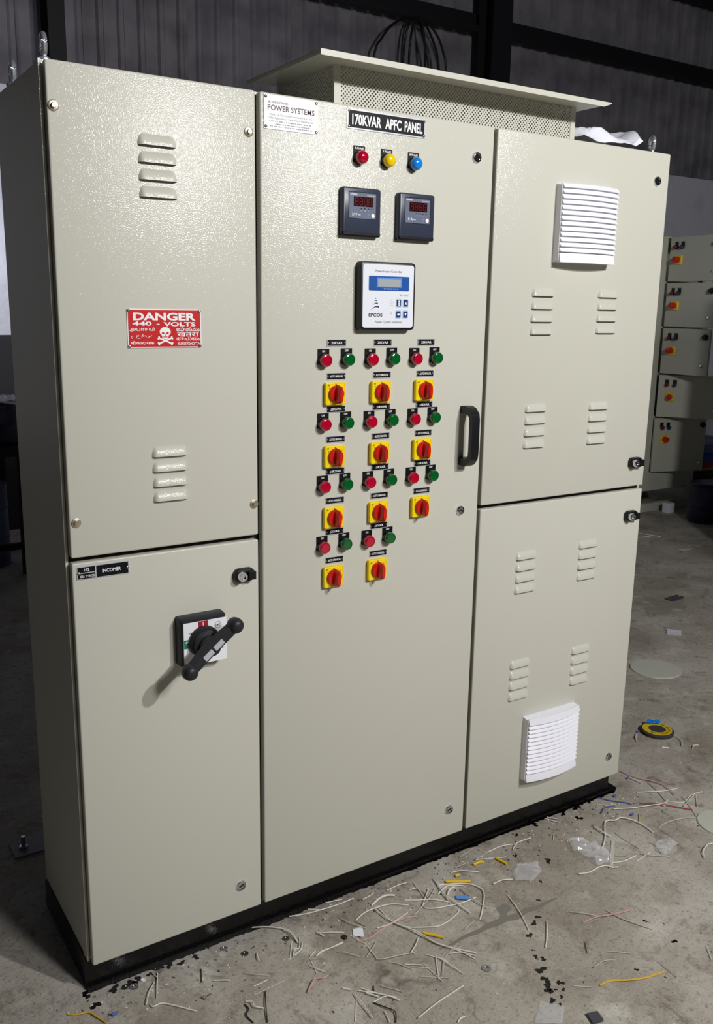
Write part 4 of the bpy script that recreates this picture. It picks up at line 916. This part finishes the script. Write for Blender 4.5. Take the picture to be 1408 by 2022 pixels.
# ------------------------------------------------------------------ thin film lying on the cabinet
def film(name, poly, zbase, amp, seed, material, lift=None, fq=(20, 130)):
    """crumpled sheet filling a convex-ish quad area: poly is mapped from a grid by its bounding fan"""
    rnd = random.Random(seed); bm = bmesh.new()
    cx = sum(p[0] for p in poly) / len(poly); cy = sum(p[1] for p in poly) / len(poly)
    ph = [(rnd.uniform(*fq), rnd.uniform(*fq), rnd.uniform(0, 6)) for _ in range(7)]
    def hgt(x, y):
        h = sum(abs(math.sin(a * x + b_ * y + c)) for a, b_, c in ph) / 7
        return zbase + amp * h * h * 1.6 + (lift(x, y) if lift else 0)
    n = 48; rings = [[bm.verts.new((cx, cy, hgt(cx, cy)))]]
    edge = []
    per = [(Vector(poly[i]), Vector(poly[(i + 1) % len(poly)])) for i in range(len(poly))]
    tot = sum((b_ - a).length for a, b_ in per)
    for k in range(n):
        s = tot * k / n
        for a, b_ in per:
            l = (b_ - a).length
            if s <= l: edge.append(a + (b_ - a) * (s / l)); break
            s -= l
    for j in range(1, 11):
        t = j / 10; ring_ = []
        for e in edge:
            x = cx + (e.x - cx) * t; y = cy + (e.y - cy) * t
            ring_.append(bm.verts.new((x, y, hgt(x, y) * (1 if t < 0.95 else 0.7) + (zbase * 0.3 if t >= 0.95 else 0))))
        rings.append(ring_)
    for k in range(n): bm.faces.new((rings[0][0], rings[1][k], rings[1][(k + 1) % n]))
    for a, b_ in zip(rings[1:], rings[2:]):
        for k in range(n): bm.faces.new((a[k], a[(k + 1) % n], b_[(k + 1) % n], b_[k]))
    return mk(name, done(bm, name, True, 0.5), material)
tag(film('plastic_wrap', [(1.338, 0.035), (1.46, 0.036), (1.565, 0.042), (1.585, 0.090), (1.57, 0.16), (1.45, 0.20), (1.338, 0.17)], ZT + 0.005, 0.022, 8, 'white_film', fq=(12, 48),
         lift=lambda x, y: 0.030 * min(1, max(0, (y - 0.035) / 0.03)) * (0.7 + 0.3 * math.sin(x * 31 + y * 25)) + max(0, (x - 1.53)) * 0.50), 'crumpled white plastic wrap lying on the cabinet top at right', 'plastic wrap')

# ------------------------------------------------------------------ coil of cable on the wall
def loop(pts, name_, r=0.011):
    bm = bmesh.new(); tube(bm, smooth_path([(x, y, z + ZB) for x, y, z in pts], 5), r, 8); return done(bm, name_)
co = thing('cable_coil', 'coil of black cable hung on the wall girt above the canopy', 'cable', (4.33, 4.97, 3.0))
def rel(pts): return [(x - 4.33, y - 4.97, z - 3.0) for x, y, z in pts]
loops = [[(3.90, 4.97, 3.0), (3.952, 4.97, 3.399), (4.006, 4.96, 3.504), (4.08, 4.95, 3.602), (4.18, 4.94, 3.671), (4.296, 4.94, 3.702), (4.38, 4.95, 3.705), (4.469, 4.95, 3.689), (4.581, 4.96, 3.602), (4.648, 4.97, 3.492), (4.675, 4.97, 3.399), (4.69, 4.97, 3.0)],
         [(4.24, 4.99, 3.0), (4.248, 4.99, 3.393), (4.252, 4.98, 3.522), (4.274, 4.96, 3.653), (4.34, 4.95, 3.715), (4.43, 4.96, 3.69), (4.484, 4.97, 3.647), (4.556, 4.98, 3.549), (4.61, 4.99, 3.405), (4.63, 4.99, 3.0)],
         [(4.272, 4.95, 3.0), (4.278, 4.95, 3.398), (4.28, 4.94, 3.526), (4.303, 4.93, 3.675), (4.35, 4.92, 3.712), (4.395, 4.93, 3.66), (4.421, 4.94, 3.548), (4.447, 4.95, 3.397), (4.46, 4.95, 3.0)],
         [(4.40, 4.985, 3.70), (4.415, 4.985, 3.66), (4.454, 4.985, 3.553), (4.501, 4.985, 3.4), (4.53, 4.985, 3.0)]]
for l in loops: mk('cable_loop', loop(rel(l), 'cable_loop', 0.0095), 'cable_black', co)

# ------------------------------------------------------------------ the row of drawers-like doors of a second switchboard
sb = thing('switchboard', 'grey-cream switchboard with five swung-open module doors behind the cabinet', 'switchboard', (5.0, 2.75, 0))
bm = bmesh.new()
box(bm, -0.10, 0.0, 0.0, 0.035, 0.16, 1.985); box(bm, 0.46, 0.52, 0.0, 0.035, 0.16, 1.985)
zz = (1.985, 1.672, 1.360, 1.028, 0.712, 0.300)
for z in zz[1:-1]: box(bm, 0.0, 0.46, 0.004, 0.035, z - 0.008, z + 0.008)
box(bm, 0.0, 0.46, 0.0, 0.035, 0.16, 0.300); box(bm, 0.0, 0.46, 0.0, 0.035, 1.975, 1.985)
box(bm, -0.10, -0.098, 0.035, 0.45, 0.16, 1.985); box(bm, 0.518, 0.52, 0.035, 0.45, 0.16, 1.985); box(bm, -0.10, 0.52, 0.45, 0.452, 0.16, 1.985); box(bm, -0.10, 0.52, 0.035, 0.45, 1.983, 1.985); box(bm, -0.10, 0.52, 0.035, 0.45, 0.16, 0.162)
mk('frame', done(bm, 'frame', False), 'old_cream', sb)
bm = bmesh.new(); box(bm, -0.10, 0.52, 0.0, 0.04, 0.0, 0.06); box(bm, -0.10, 0.52, 0.41, 0.45, 0.0, 0.06); box(bm, -0.10, -0.06, 0.04, 0.41, 0.0, 0.06); box(bm, 0.48, 0.52, 0.04, 0.41, 0.0, 0.06)
box(bm, -0.10, -0.06, 0.0, 0.04, 0.06, 0.16); box(bm, 0.48, 0.52, 0.0, 0.04, 0.06, 0.16); box(bm, -0.10, -0.06, 0.41, 0.45, 0.06, 0.16); box(bm, 0.48, 0.52, 0.41, 0.45, 0.06, 0.16)
mk('plinth', done(bm, 'plinth', False), 'old_cream', sb)
for k, (ang_, wd) in enumerate(((93, 0.44), (91, 0.42), (86, 0.38), (52, 0.44), (17, 0.44))):
    z0, z1 = zz[k + 1] + 0.006, zz[k] - 0.006; ht = z1 - z0
    bm = bmesh.new(); slab(bm, wd, ht, 0.003, [(0.018, 0.0), (0.002, 0.0), (0.0, 0.002)], 2, wd / 2, 0)
    d = mk('module_door', done(bm, 'module_door', True, 0.7), 'old_cream', sb, (0.0, -0.02, (z0 + z1) / 2), (0, 0, -math.radians(ang_)), label='swung-open module door, %s from the top' % ('first', 'second', 'third', 'fourth', 'fifth')[k])
    zt = ht / 2
    for x, c in ((0.058, 'red'), (0.112, 'blue')):
        bm = bmesh.new(); slab(bm, 0.028, 0.034, 0.001, [(0.0, 0), (-0.002, 0)], 1, x, zt - 0.050); lathe(bm, [(0.014, -0.001), (0.014, -0.012), (0.0, -0.012)], 16, cx=x, cz=zt - 0.070); mk('lamp_base', done(bm, 'lamp_base'), 'black_plastic', d)
        bm = bmesh.new(); lathe(bm, [(0.0135, -0.011), (0.0135, -0.022), (0.010, -0.027), (0.0, -0.028)], 16, cx=x, cz=zt - 0.070); mk('lens', done(bm, 'lens'), 'dusty_' + c, d)
    bm = bmesh.new(); slab(bm, 0.060, 0.060, 0.004, [(0.0, 0), (-0.010, 0), (-0.012, 0.002)], 3, 0.085, zt - 0.155); mk('switch_plate', done(bm, 'switch_plate'), 'switch_yellow', d)
    bm = bmesh.new(); lathe(bm, [(0.022, -0.011), (0.022, -0.026), (0.018, -0.050), (0.0, -0.052)], 20, cx=0.083, cz=zt - 0.155); mk('knob', done(bm, 'knob'), 'switch_red', d)
    bm = bmesh.new(); lathe(bm, [(0.021, 0.0), (0.021, -0.012), (0.014, -0.026), (0.0, -0.027)], 18, cx=wd - 0.035, cz=zt - 0.055); mk('latch', done(bm, 'latch'), 'black_plastic', d)
    bm = bmesh.new(); lathe(bm, [(0.012, 0.0), (0.011, -0.008), (0.0, -0.010)], 14, cx=wd - 0.050, cz=-zt + 0.065); mk('lock', done(bm, 'lock'), 'chrome', d)

# unseen enclosure added as a shadow caster beyond the right edge of the picture (its shadow falls on floor and switchboard)
en = thing('shadow_caster', 'added unseen shadow caster, a plain cream enclosure beyond the right edge of the picture', 'cabinet', (3.62, 0.06, 0))
mk('body', boxmesh('body', 0, 0.6, 0.02, 0.30, 0.06, 2.05), 'old_cream', en); mk('plinth', boxmesh('plinth', 0.01, 0.59, 0.03, 0.29, 0, 0.06), 'plinth_black', en)
bm = bmesh.new(); slab(bm, 0.592, 1.97, 0.004, [(0.019, 0), (0.002, 0), (0, 0.002)], 2, 0.3, 1.055); mk('door', done(bm, 'door'), 'old_cream', en)

# ------------------------------------------------------------------ clutter at the far right
def slabthing(name, x0, x1, y0, y1, z0, z1, material, label, cat, bev=0.006):
    bm = bmesh.new(); box(bm, x0, x1, y0, y1, z0, z1)
    bmesh.ops.bevel(bm, geom=list(bm.edges), offset=bev, segments=2, affect='EDGES')
    return tag(mk(name, done(bm, name, True, 0.5), material), label, cat)
tr = thing('trestle', 'low dark steel trestle carrying planks and crates at far right', 'trestle', (6.55, 3.55, 0))
for sx in (-1, 1):
    for sy in (-1, 1): mk('leg', boxmesh('leg', sx * 0.42 - 0.02, sx * 0.42 + 0.02, sy * 0.28 - 0.02, sy * 0.28 + 0.02, 0, 0.08), 'bench_black', tr)
mk('top_frame', boxmesh('top_frame', -0.46, 0.46, -0.32, 0.32, 0.08, 0.12), 'bench_black', tr)
slabthing('wooden_plank', 6.12, 6.98, 3.26, 3.84, 0.121, 0.146, 'wood_plank', 'yellowish wooden plank on the trestle at far right', 'plank', 0.003)
slabthing('red_box', 6.14, 6.96, 3.28, 3.82, 0.147, 0.185, 'crate_red', 'flat dull red box on the plank at far right', 'box')
slabthing('blue_crate', 6.14, 6.96, 3.28, 3.82, 0.186, 0.262, 'crate_blue', 'flat blue crate stacked on the red box at far right', 'crate')
slabthing('grey_blue_crate', 6.15, 6.95, 3.29, 3.81, 0.263, 0.345, 'blue_paint', 'grey-blue crate on top of the far right stack', 'crate')
bm = bmesh.new(); lathe(bm, [(0.0, 0.0), (0.105, 0.0), (0.115, 0.02), (0.112, 0.10), (0.118, 0.105), (0.118, 0.115), (0.112, 0.12), (0.108, 0.26), (0.118, 0.275), (0.113, 0.285), (0.0, 0.285)], 28, axis='z')
o = tag(mk('bucket', done(bm, 'bucket'), 'navy_plastic', None, (5.12, 2.33, 0)), 'dark navy plastic bucket on the floor before the switchboard', 'bucket')
slabthing('white_carton', 5.10, 5.17, 2.62, 2.68, 0.0, 0.075, 'white_film', 'small white carton under the switchboard', 'box', 0.003)

# ------------------------------------------------------------------ bench and drums at the far left
be = thing('work_bench', 'black steel work bench behind the cabinet at far left', 'bench', (0.50, 3.62, 0))
for sx in (-1, 1):
    for sy in (-1, 1): mk('leg', boxmesh('leg', sx * 0.15 - 0.022, sx * 0.15 + 0.022, sy * 0.27 - 0.022, sy * 0.27 + 0.022, 0, 0.66), 'bench_black', be)
mk('bench_top', boxmesh('bench_top', -0.20, 0.20, -0.32, 0.32, 0.66, 0.70), 'bench_black', be)
mk('rail', boxmesh('rail', -0.128, 0.128, -0.285, -0.255, 0.14, 0.175), 'bench_black', be); mk('rail', boxmesh('rail', -0.128, 0.128, 0.255, 0.285, 0.14, 0.175), 'bench_black', be)
bm = bmesh.new(); lathe(bm, [(0.0, 0.0), (0.155, 0.0), (0.165, 0.012), (0.162, 0.10), (0.168, 0.11), (0.162, 0.12), (0.162, 0.19), (0.168, 0.20), (0.160, 0.21), (0.0, 0.215)], 32, axis='z')
tag(mk('plastic_tub', done(bm, 'plastic_tub'), 'navy_plastic', None, (0.56, 3.60, 0.701)), 'scuffed dark navy tub standing on the work bench', 'tub')
bm = bmesh.new(); lathe(bm, [(0.0, 0.0), (0.10, 0.0), (0.10, 0.16), (0.105, 0.165), (0.105, 0.175), (0.10, 0.18), (0.10, 0.33), (0.105, 0.335), (0.105, 0.345), (0.10, 0.35), (0.10, 0.46), (0.105, 0.47), (0.0, 0.465)], 32, axis='z')
tag(mk('blue_drum', done(bm, 'blue_drum'), 'blue_paint', None, (0.52, 3.62, 0.0)), 'pale blue metal drum under the work bench', 'drum')
tag(film('cloth_sheet', [(0.44, 3.50), (0.66, 3.49), (0.70, 3.58), (0.64, 3.70), (0.46, 3.70)], 0.922, 0.035, 11, 'white_film'), 'rumpled white sheet on top of the navy tub', 'sheet')
bm = bmesh.new(); box(bm, 0.30, 1.05, -0.012, 0.012, 0.0, 1.26)
bmesh.ops.bevel(bm, geom=list(bm.edges), offset=0.003, segments=1, affect='EDGES')
tag(mk('dark_board', done(bm, 'dark_board'), 'board_grey', None, (0, 4.42, 0.0), (-0.10, 0, 0)), 'dark grey board leaning behind the work bench at far left', 'board')

# ------------------------------------------------------------------ small things on the floor
def disc(name, r, t, loc, material, label, cat, n=48):
    bm = bmesh.new(); lathe(bm, [(0.0, 0.0), (r, 0.0), (r, t * 0.7), (r - t * 0.3, t), (0.0, t)], n, axis='z')
    return tag(mk(name, done(bm, name, True, 0.5), material, None, loc), label, cat)
disc('metal_blank', 0.103, 0.004, (2.562, 0.626, 0.0005), 'old_cream', 'large round cream metal blank on the floor right of the cabinet', 'disc')
disc('metal_blank', 0.075, 0.004, (1.775, -0.279, 0.0005), 'old_cream', 'round cream metal blank cut by the right picture edge', 'disc')
fd = thing('flap_disc', 'yellow and black flap disc on the floor right of the cabinet', 'grinding disc', (2.089, 0.226, 0))
bm = bmesh.new(); lathe(bm, [(0.022, 0.0), (0.056, 0.0), (0.058, 0.004), (0.058, 0.011), (0.054, 0.014), (0.020, 0.014)], 48, axis='z'); mk('abrasive_flaps', done(bm, 'abrasive_flaps'), 'abrasive', fd)
bm = bmesh.new(); lathe(bm, [(0.051, 0.0138), (0.051, 0.0152), (0.030, 0.0150), (0.030, 0.0138)], 48, axis='z'); mk('paper_label', done(bm, 'paper_label'), 'disc_yellow', fd, label='yellow printed label ring')
bm = bmesh.new(); lathe(bm, [(0.030, 0.0135), (0.030, 0.0145), (0.020, 0.010), (0.0115, 0.010), (0.0115, 0.0)], 40, axis='z'); mk('hub', done(bm, 'hub'), 'charcoal_plastic', fd)
bm = bmesh.new()
for wd, a0, rad in (('FLAP DISC', -1.95, 0.0405), ('Z 60', -0.25, 0.0405), ('80', -2.9, 0.0405)):
    for i, ch in enumerate(wd):
        if ch == ' ': continue
        a = a0 + i * 0.19; vs_, fs = glyphs(ch, 0.02); xm = (min(v.x for v in vs_) + max(v.x for v in vs_)) / 2; k = 0.0095 / 0.727
        nv = []
        for v in vs_:
            lx = (v.x - xm) * k; ly = (v.y - 0.36) * k; th = a + PI / 2
            nv.append(bm.verts.new((rad * math.cos(a) + lx * math.cos(th) - ly * math.sin(th), rad * math.sin(a) + lx * math.sin(th) + ly * math.cos(th), 0)))
        for f in fs: bm.faces.new([nv[q] for q in f])
me = bpy.data.meshes.new('lettering'); bm.to_mesh(me); bm.free(); mk('lettering', me, 'ink_black', fd, (0, 0, 0.01535))
tag(film('blue_film_scrap', [(2.085, 0.270), (2.128, 0.240), (2.140, 0.262), (2.105, 0.285)], 0.0165, 0.010, 21, 'lens_blue'), 'bright blue film scrap lying on the flap disc', 'film scrap')

def washer(x, y, r, material, label):
    bm = bmesh.new(); lathe(bm, [(r * 0.55, 0.0), (r, 0.0), (r, 0.0016), (r * 0.55, 0.0016), (r * 0.55, 0.0)], 20, axis='z')
    bmesh.ops.remove_doubles(bm, verts=bm.verts, dist=1e-6)
    tag(mk('washer', done(bm, 'washer', True, 0.5), material, None, (x, y, 0.0006)), label, 'washer', 'washers dropped on the floor')
washer(0.302, -0.006, 0.0085, 'steel', 'steel washer against the plinth under the incomer door')
washer(0.335, -0.048, 0.0085, 'steel', 'steel washer on the floor below the incomer door, off the plinth')
washer(0.441, -0.052, 0.0085, 'steel', 'steel washer on the floor below the gap beside the middle door')
washer(0.082, -0.017, 0.0095, 'steel', 'steel washer near the cabinet left front corner')
washer(0.106, -0.007, 0.0055, 'white_film', 'tiny white washer near the cabinet left front corner')
washer(0.782, -0.377, 0.0110, 'steel', 'large steel washer alone on the floor in the foreground')
disc('bottle_cap', 0.007, 0.004, (0.561, -0.120, 0.0005), 'black_plastic', 'small round black cap beside the paper scrap', 'cap', 20)
s_ = thing('screw', 'small steel screw lying before the left bay', 'screw', (0.200, -0.130, 0))
bm = bmesh.new(); tube(bm, [(0, 0, 0.004), (0.016, 0.004, 0.003)], 0.0018, 8); mk('shank', done(bm, 'shank'), 'steel', s_)
bm = bmesh.new(); tube(bm, [(-0.004, -0.001, 0.0045), (0.0, 0, 0.0045)], 0.0042, 12); mk('head', done(bm, 'head'), 'steel', s_)
def scrap(name, poly, z0, z1, material, label, cat):
    bm = bmesh.new(); plate_poly(bm, poly, z0, z1); return tag(mk(name, done(bm, name, False), material), label, cat)
scrap('rubber_tile', TILE_BLACK, 0.0005, 0.006, 'board_grey', 'small dark square tile at the bottom edge of the picture', 'tile')
scrap('metal_strip', STRIP, 0.0005, 0.003, 'wire_g', 'flat grey strip lying beside the clear plastic bag', 'strip')
scrap('paper_scrap', PAPER, 0.0005, 0.0025, 'white_film', 'torn white paper scrap among the wire offcuts', 'paper')
scrap('film_scrap', SCRAP_BLUE, 0.004, 0.0052, 'controller_frame', 'pale blue film scrap in the wire tangle', 'film scrap')
for (x, y), lab in (((0.020, -0.075), 'tiny blue crimp sleeve near the yellow wire at lower left'), ((1.617, -0.005), 'blue crimp sleeve at the right end of the plinth'), ((1.579, -0.106), 'blue crimp sleeve beside the bent white wire'), ((1.738, 0.051), 'blue crimp sleeve beside the pink wire'), ((2.031, 0.261), 'grey-blue crimp sleeve beside the flap disc')):
    bm = bmesh.new(); tube(bm, [(-0.006, 0, 0.0035), (0.006, 0.002, 0.0035)], 0.0032, 10); tag(mk('crimp_sleeve', done(bm, 'crimp_sleeve'), 'wire_b', None, (x, y, 0)), lab, 'crimp sleeve', 'crimp sleeves on the floor')
bm = bmesh.new(); prism(bm, [(-0.02, 0), (-0.02, 0.014), (-0.018, 0.014), (-0.018, 0.002), (0.018, 0.002), (0.018, 0.014), (0.02, 0.014), (0.02, 0)], -0.032, 0.032)
tag(mk('channel_offcut', done(bm, 'channel_offcut', False), 'plate_metal', None, (2.992, 0.876, 0.0), (0, 0, -0.9)), 'short bright metal channel offcut on the floor', 'offcut')
bm = bmesh.new()
for k in range(2): box(bm, -0.05, 0.05, -0.025 + k * 0.03, -0.008 + k * 0.03, 0, 0.008)
box(bm, -0.01, 0.01, -0.008, 0.005, 0, 0.006)
tag(mk('slotted_strip', done(bm, 'slotted_strip', False), 'board_grey', None, (3.432, 1.226, 0.0005), (0, 0, 0.1)), 'dark slotted strip on the floor right of the cabinet', 'strip')
br = thing('base_bracket', 'flat grey bracket with a bolt on the floor at the left edge', 'bracket', (0.0, 0.64, 0))
bm = bmesh.new(); box(bm, -0.03, 0.06, -0.035, 0.045, 0.0, 0.006); mk('plate', done(bm, 'plate', False), 'bracket_grey', br)
bm = bmesh.new(); lathe(bm, [(0.0, 0.006), (0.012, 0.006), (0.012, 0.013), (0.006, 0.014), (0.006, 0.042), (0.0, 0.042)], 6, axis='z'); mk('bolt', done(bm, 'bolt', False), 'steel', br)

tag(film('plastic_bag', BAG_A, 0.004, 0.020, 3, 'clear_film'), 'crumpled clear plastic bag right of the middle of the floor', 'plastic bag', 'clear plastic bags on the floor')
tag(film('plastic_bag', BAG_B, 0.004, 0.017, 4, 'clear_film'), 'crumpled clear plastic bag before the right bay plinth', 'plastic bag', 'clear plastic bags on the floor')
tag(film('plastic_bag', BAG_C, 0.003, 0.010, 9, 'clear_film'), 'thin flat clear plastic bag under the white wires at right', 'plastic bag', 'clear plastic bags on the floor')
tag(film('plastic_sheet', SHEET_CLEAR, 0.002, 0.004, 13, 'clear_film'), 'clear plastic sheet at the bottom edge of the picture', 'plastic sheet')

# wire offcuts, each its own thing
CN = {'w': 'white', 'g': 'dull grey', 'p': 'pinkish', 'y': 'yellow', 'r': 'red', 'b': 'blue', 'k': 'dark'}
def zone(x, y):
    if x > 3.5: return 'far back by the switchboard'
    if x > 1.85: return 'by the flap disc'
    if x > 1.44: return 'off the cabinet right corner' if y > -0.2 else 'near the right picture edge'
    if x > 1.0 and y > -0.27: return 'before the right bay'
    if x > 0.83 and y < -0.27: return 'in the bare right foreground'
    if y < -0.25: return 'in the centre foreground'
    if x > 0.45: return 'in the tangle before the middle door'
    return 'before the left bay'
recs = []
for c, r, pts in WIRES:
    ln = sum(math.dist(a, b_) for a, b_ in zip(pts, pts[1:])); st = math.dist(pts[0], pts[-1])
    xm = sum(p_[0] for p_ in pts) / len(pts); ym = sum(p_[1] for p_ in pts) / len(pts)
    size = 'long ' if ln > 0.16 else ('short ' if ln < 0.045 else '')
    shape = 'straight' if st > 0.985 * ln else ('curved' if st > 0.88 * ln else 'bent')
    recs.append([c, r, pts, '%s%s %s wire offcut %s' % (size, shape, CN[c], zone(xm, ym)), ym, xm])
from collections import defaultdict
by = defaultdict(list)
for q in recs: by[q[3]].append(q)
NTH = ['nearest', 'second nearest', 'third nearest', 'fourth nearest', 'fifth nearest', 'sixth nearest', 'seventh nearest', 'eighth nearest', 'ninth nearest', 'tenth nearest', 'eleventh nearest', 'twelfth nearest']
for lab, ls in by.items():
    if len(ls) > 1:
        ls.sort(key=lambda q: -q[4])
        for i, q in enumerate(ls): q[3] = lab + ', ' + (NTH[i] if i < len(NTH) else 'farther') + ' plinth'
for i, (c, r, pts, lab, ym, xm) in enumerate(recs):
    rad = r * 0.00072; hz = rad + 0.0004 + 0.0011 * (i % 4)
    bm = bmesh.new(); n = len(pts)
    path = [(x, y, hz + (0.0022 * math.sin(PI * k / (n - 1)) if n > 2 else 0)) for k, (x, y) in enumerate(pts)]
    tube(bm, smooth_path(path, 4), rad, 6)
    tag(mk('wire_offcut', done(bm, 'wire_offcut', True, 1.0), 'wire_' + c), lab, 'wire', 'wire offcuts on the floor')
SL = ('yellow plastic sleeve before the joint of the middle and right doors', 'long yellow plastic sleeve behind the wire tangle', 'yellow plastic sleeve in front of the wire tangle', 'tiny yellow sleeve close to the plinth under the middle door', 'yellow plastic sleeve before the right bay near the clear bag')
for (c, r, pts), lab in zip(SLEEVES, SL):
    bm = bmesh.new(); a, b_ = pts
    tube(bm, [(a[0], a[1], 0.0042), ((a[0] + b_[0]) / 2, (a[1] + b_[1]) / 2, 0.0046), (b_[0], b_[1], 0.0042)], 0.0036, 10)
    tag(mk('wire_sleeve', done(bm, 'wire_sleeve', True, 0.8), 'sleeve_yellow'), lab, 'sleeve', 'yellow sleeves on the floor')

# black paint drips on the floor
for k, (x, y, s) in enumerate(SPLATS):
    rnd = random.Random(100 + k); bm = bmesh.new(); n = 16
    ph = [rnd.uniform(0, 6.28) for _ in range(4)]
    pts = []
    for i in range(n):
        a = 2 * PI * i / n; rad = 1.4 * s * (0.75 + 0.28 * math.sin(2 * a + ph[0]) + 0.22 * math.sin(3 * a + ph[1]) + 0.16 * math.sin(5 * a + ph[2]))
        pts.append((x + rad * math.cos(a), y + rad * 0.9 * math.sin(a)))
    plate_poly(bm, pts, 0.0, 0.0007); mk('paint_splash', done(bm, 'paint_splash', False), 'paint_black', floor)
bm = bmesh.new(); rnd = random.Random(55); wob = 0.5; a = []; b_ = []
for i in range(401):                                        # the brushed-over edge of plinth paint on the concrete
    x = -0.02 + i * 1.66 / 400; wob = 0.6 * wob + 0.4 * rnd.random(); a.append((x, 0.019 - 0.011 * wob * wob - (0.006 if rnd.random() < 0.04 else 0))); b_.append((x, 0.026))
plate_poly(bm, a + b_[::-1], 0.0, 0.0008); mk('paint_splash', done(bm, 'paint_splash', False), 'paint_black', floor)
bm = bmesh.new(); plate_poly(bm, [(1.60, 0.03), (1.632, 0.012), (1.650, 0.022), (1.664, 0.03), (1.668, 0.06), (1.65, 0.10), (1.655, 0.2), (1.62, 0.3)], 0.0, 0.0008); mk('paint_splash', done(bm, 'paint_splash', False), 'paint_black', floor)

mk('crack_patch', (lambda b_: (plate_poly(b_, CRACK_A, 0.0, 0.0004), done(b_, 'crack_patch', False))[1])(bmesh.new()), 'crack_grey', floor)
mk('crack_patch', (lambda b_: (plate_poly(b_, CRACK_B, 0.0, 0.0003), done(b_, 'crack_patch', False))[1])(bmesh.new()), 'crack_grey', floor)
# crumbs of insulation and grit nobody could count
bm = bmesh.new(); rnd = random.Random(9)
for k in range(420):
    if k < 300: x = rnd.uniform(-0.1, 1.75); y = 0.01 - abs(rnd.gauss(0, 0.07)) - 0.006
    else: x = rnd.uniform(-0.1, 2.6); y = rnd.uniform(-0.75, 0.6) if x > 1.7 else rnd.uniform(-0.75, 0.0)
    a = rnd.uniform(0, PI); l = rnd.uniform(0.0010, 0.0034); wd = rnd.uniform(0.0007, 0.0014); h = rnd.uniform(0.0008, 0.002)
    ca, sa = math.cos(a), math.sin(a)
    q = [(x + u * l * ca - v * wd * sa, y + u * l * sa + v * wd * ca) for u, v in ((-1, -1), (1, -1), (1, 1), (-1, 1))]
    plate_poly(bm, q, 0.0, h, 0 if rnd.random() < 0.5 else 1)
me = done(bm, 'floor_crumbs', False); me.materials.append(M['wire_w']); me.materials.append(M['board_grey'])
tag(mk('floor_crumbs', me, None), 'tiny crumbs of insulation and grit strewn over the concrete', 'debris', kind='stuff')
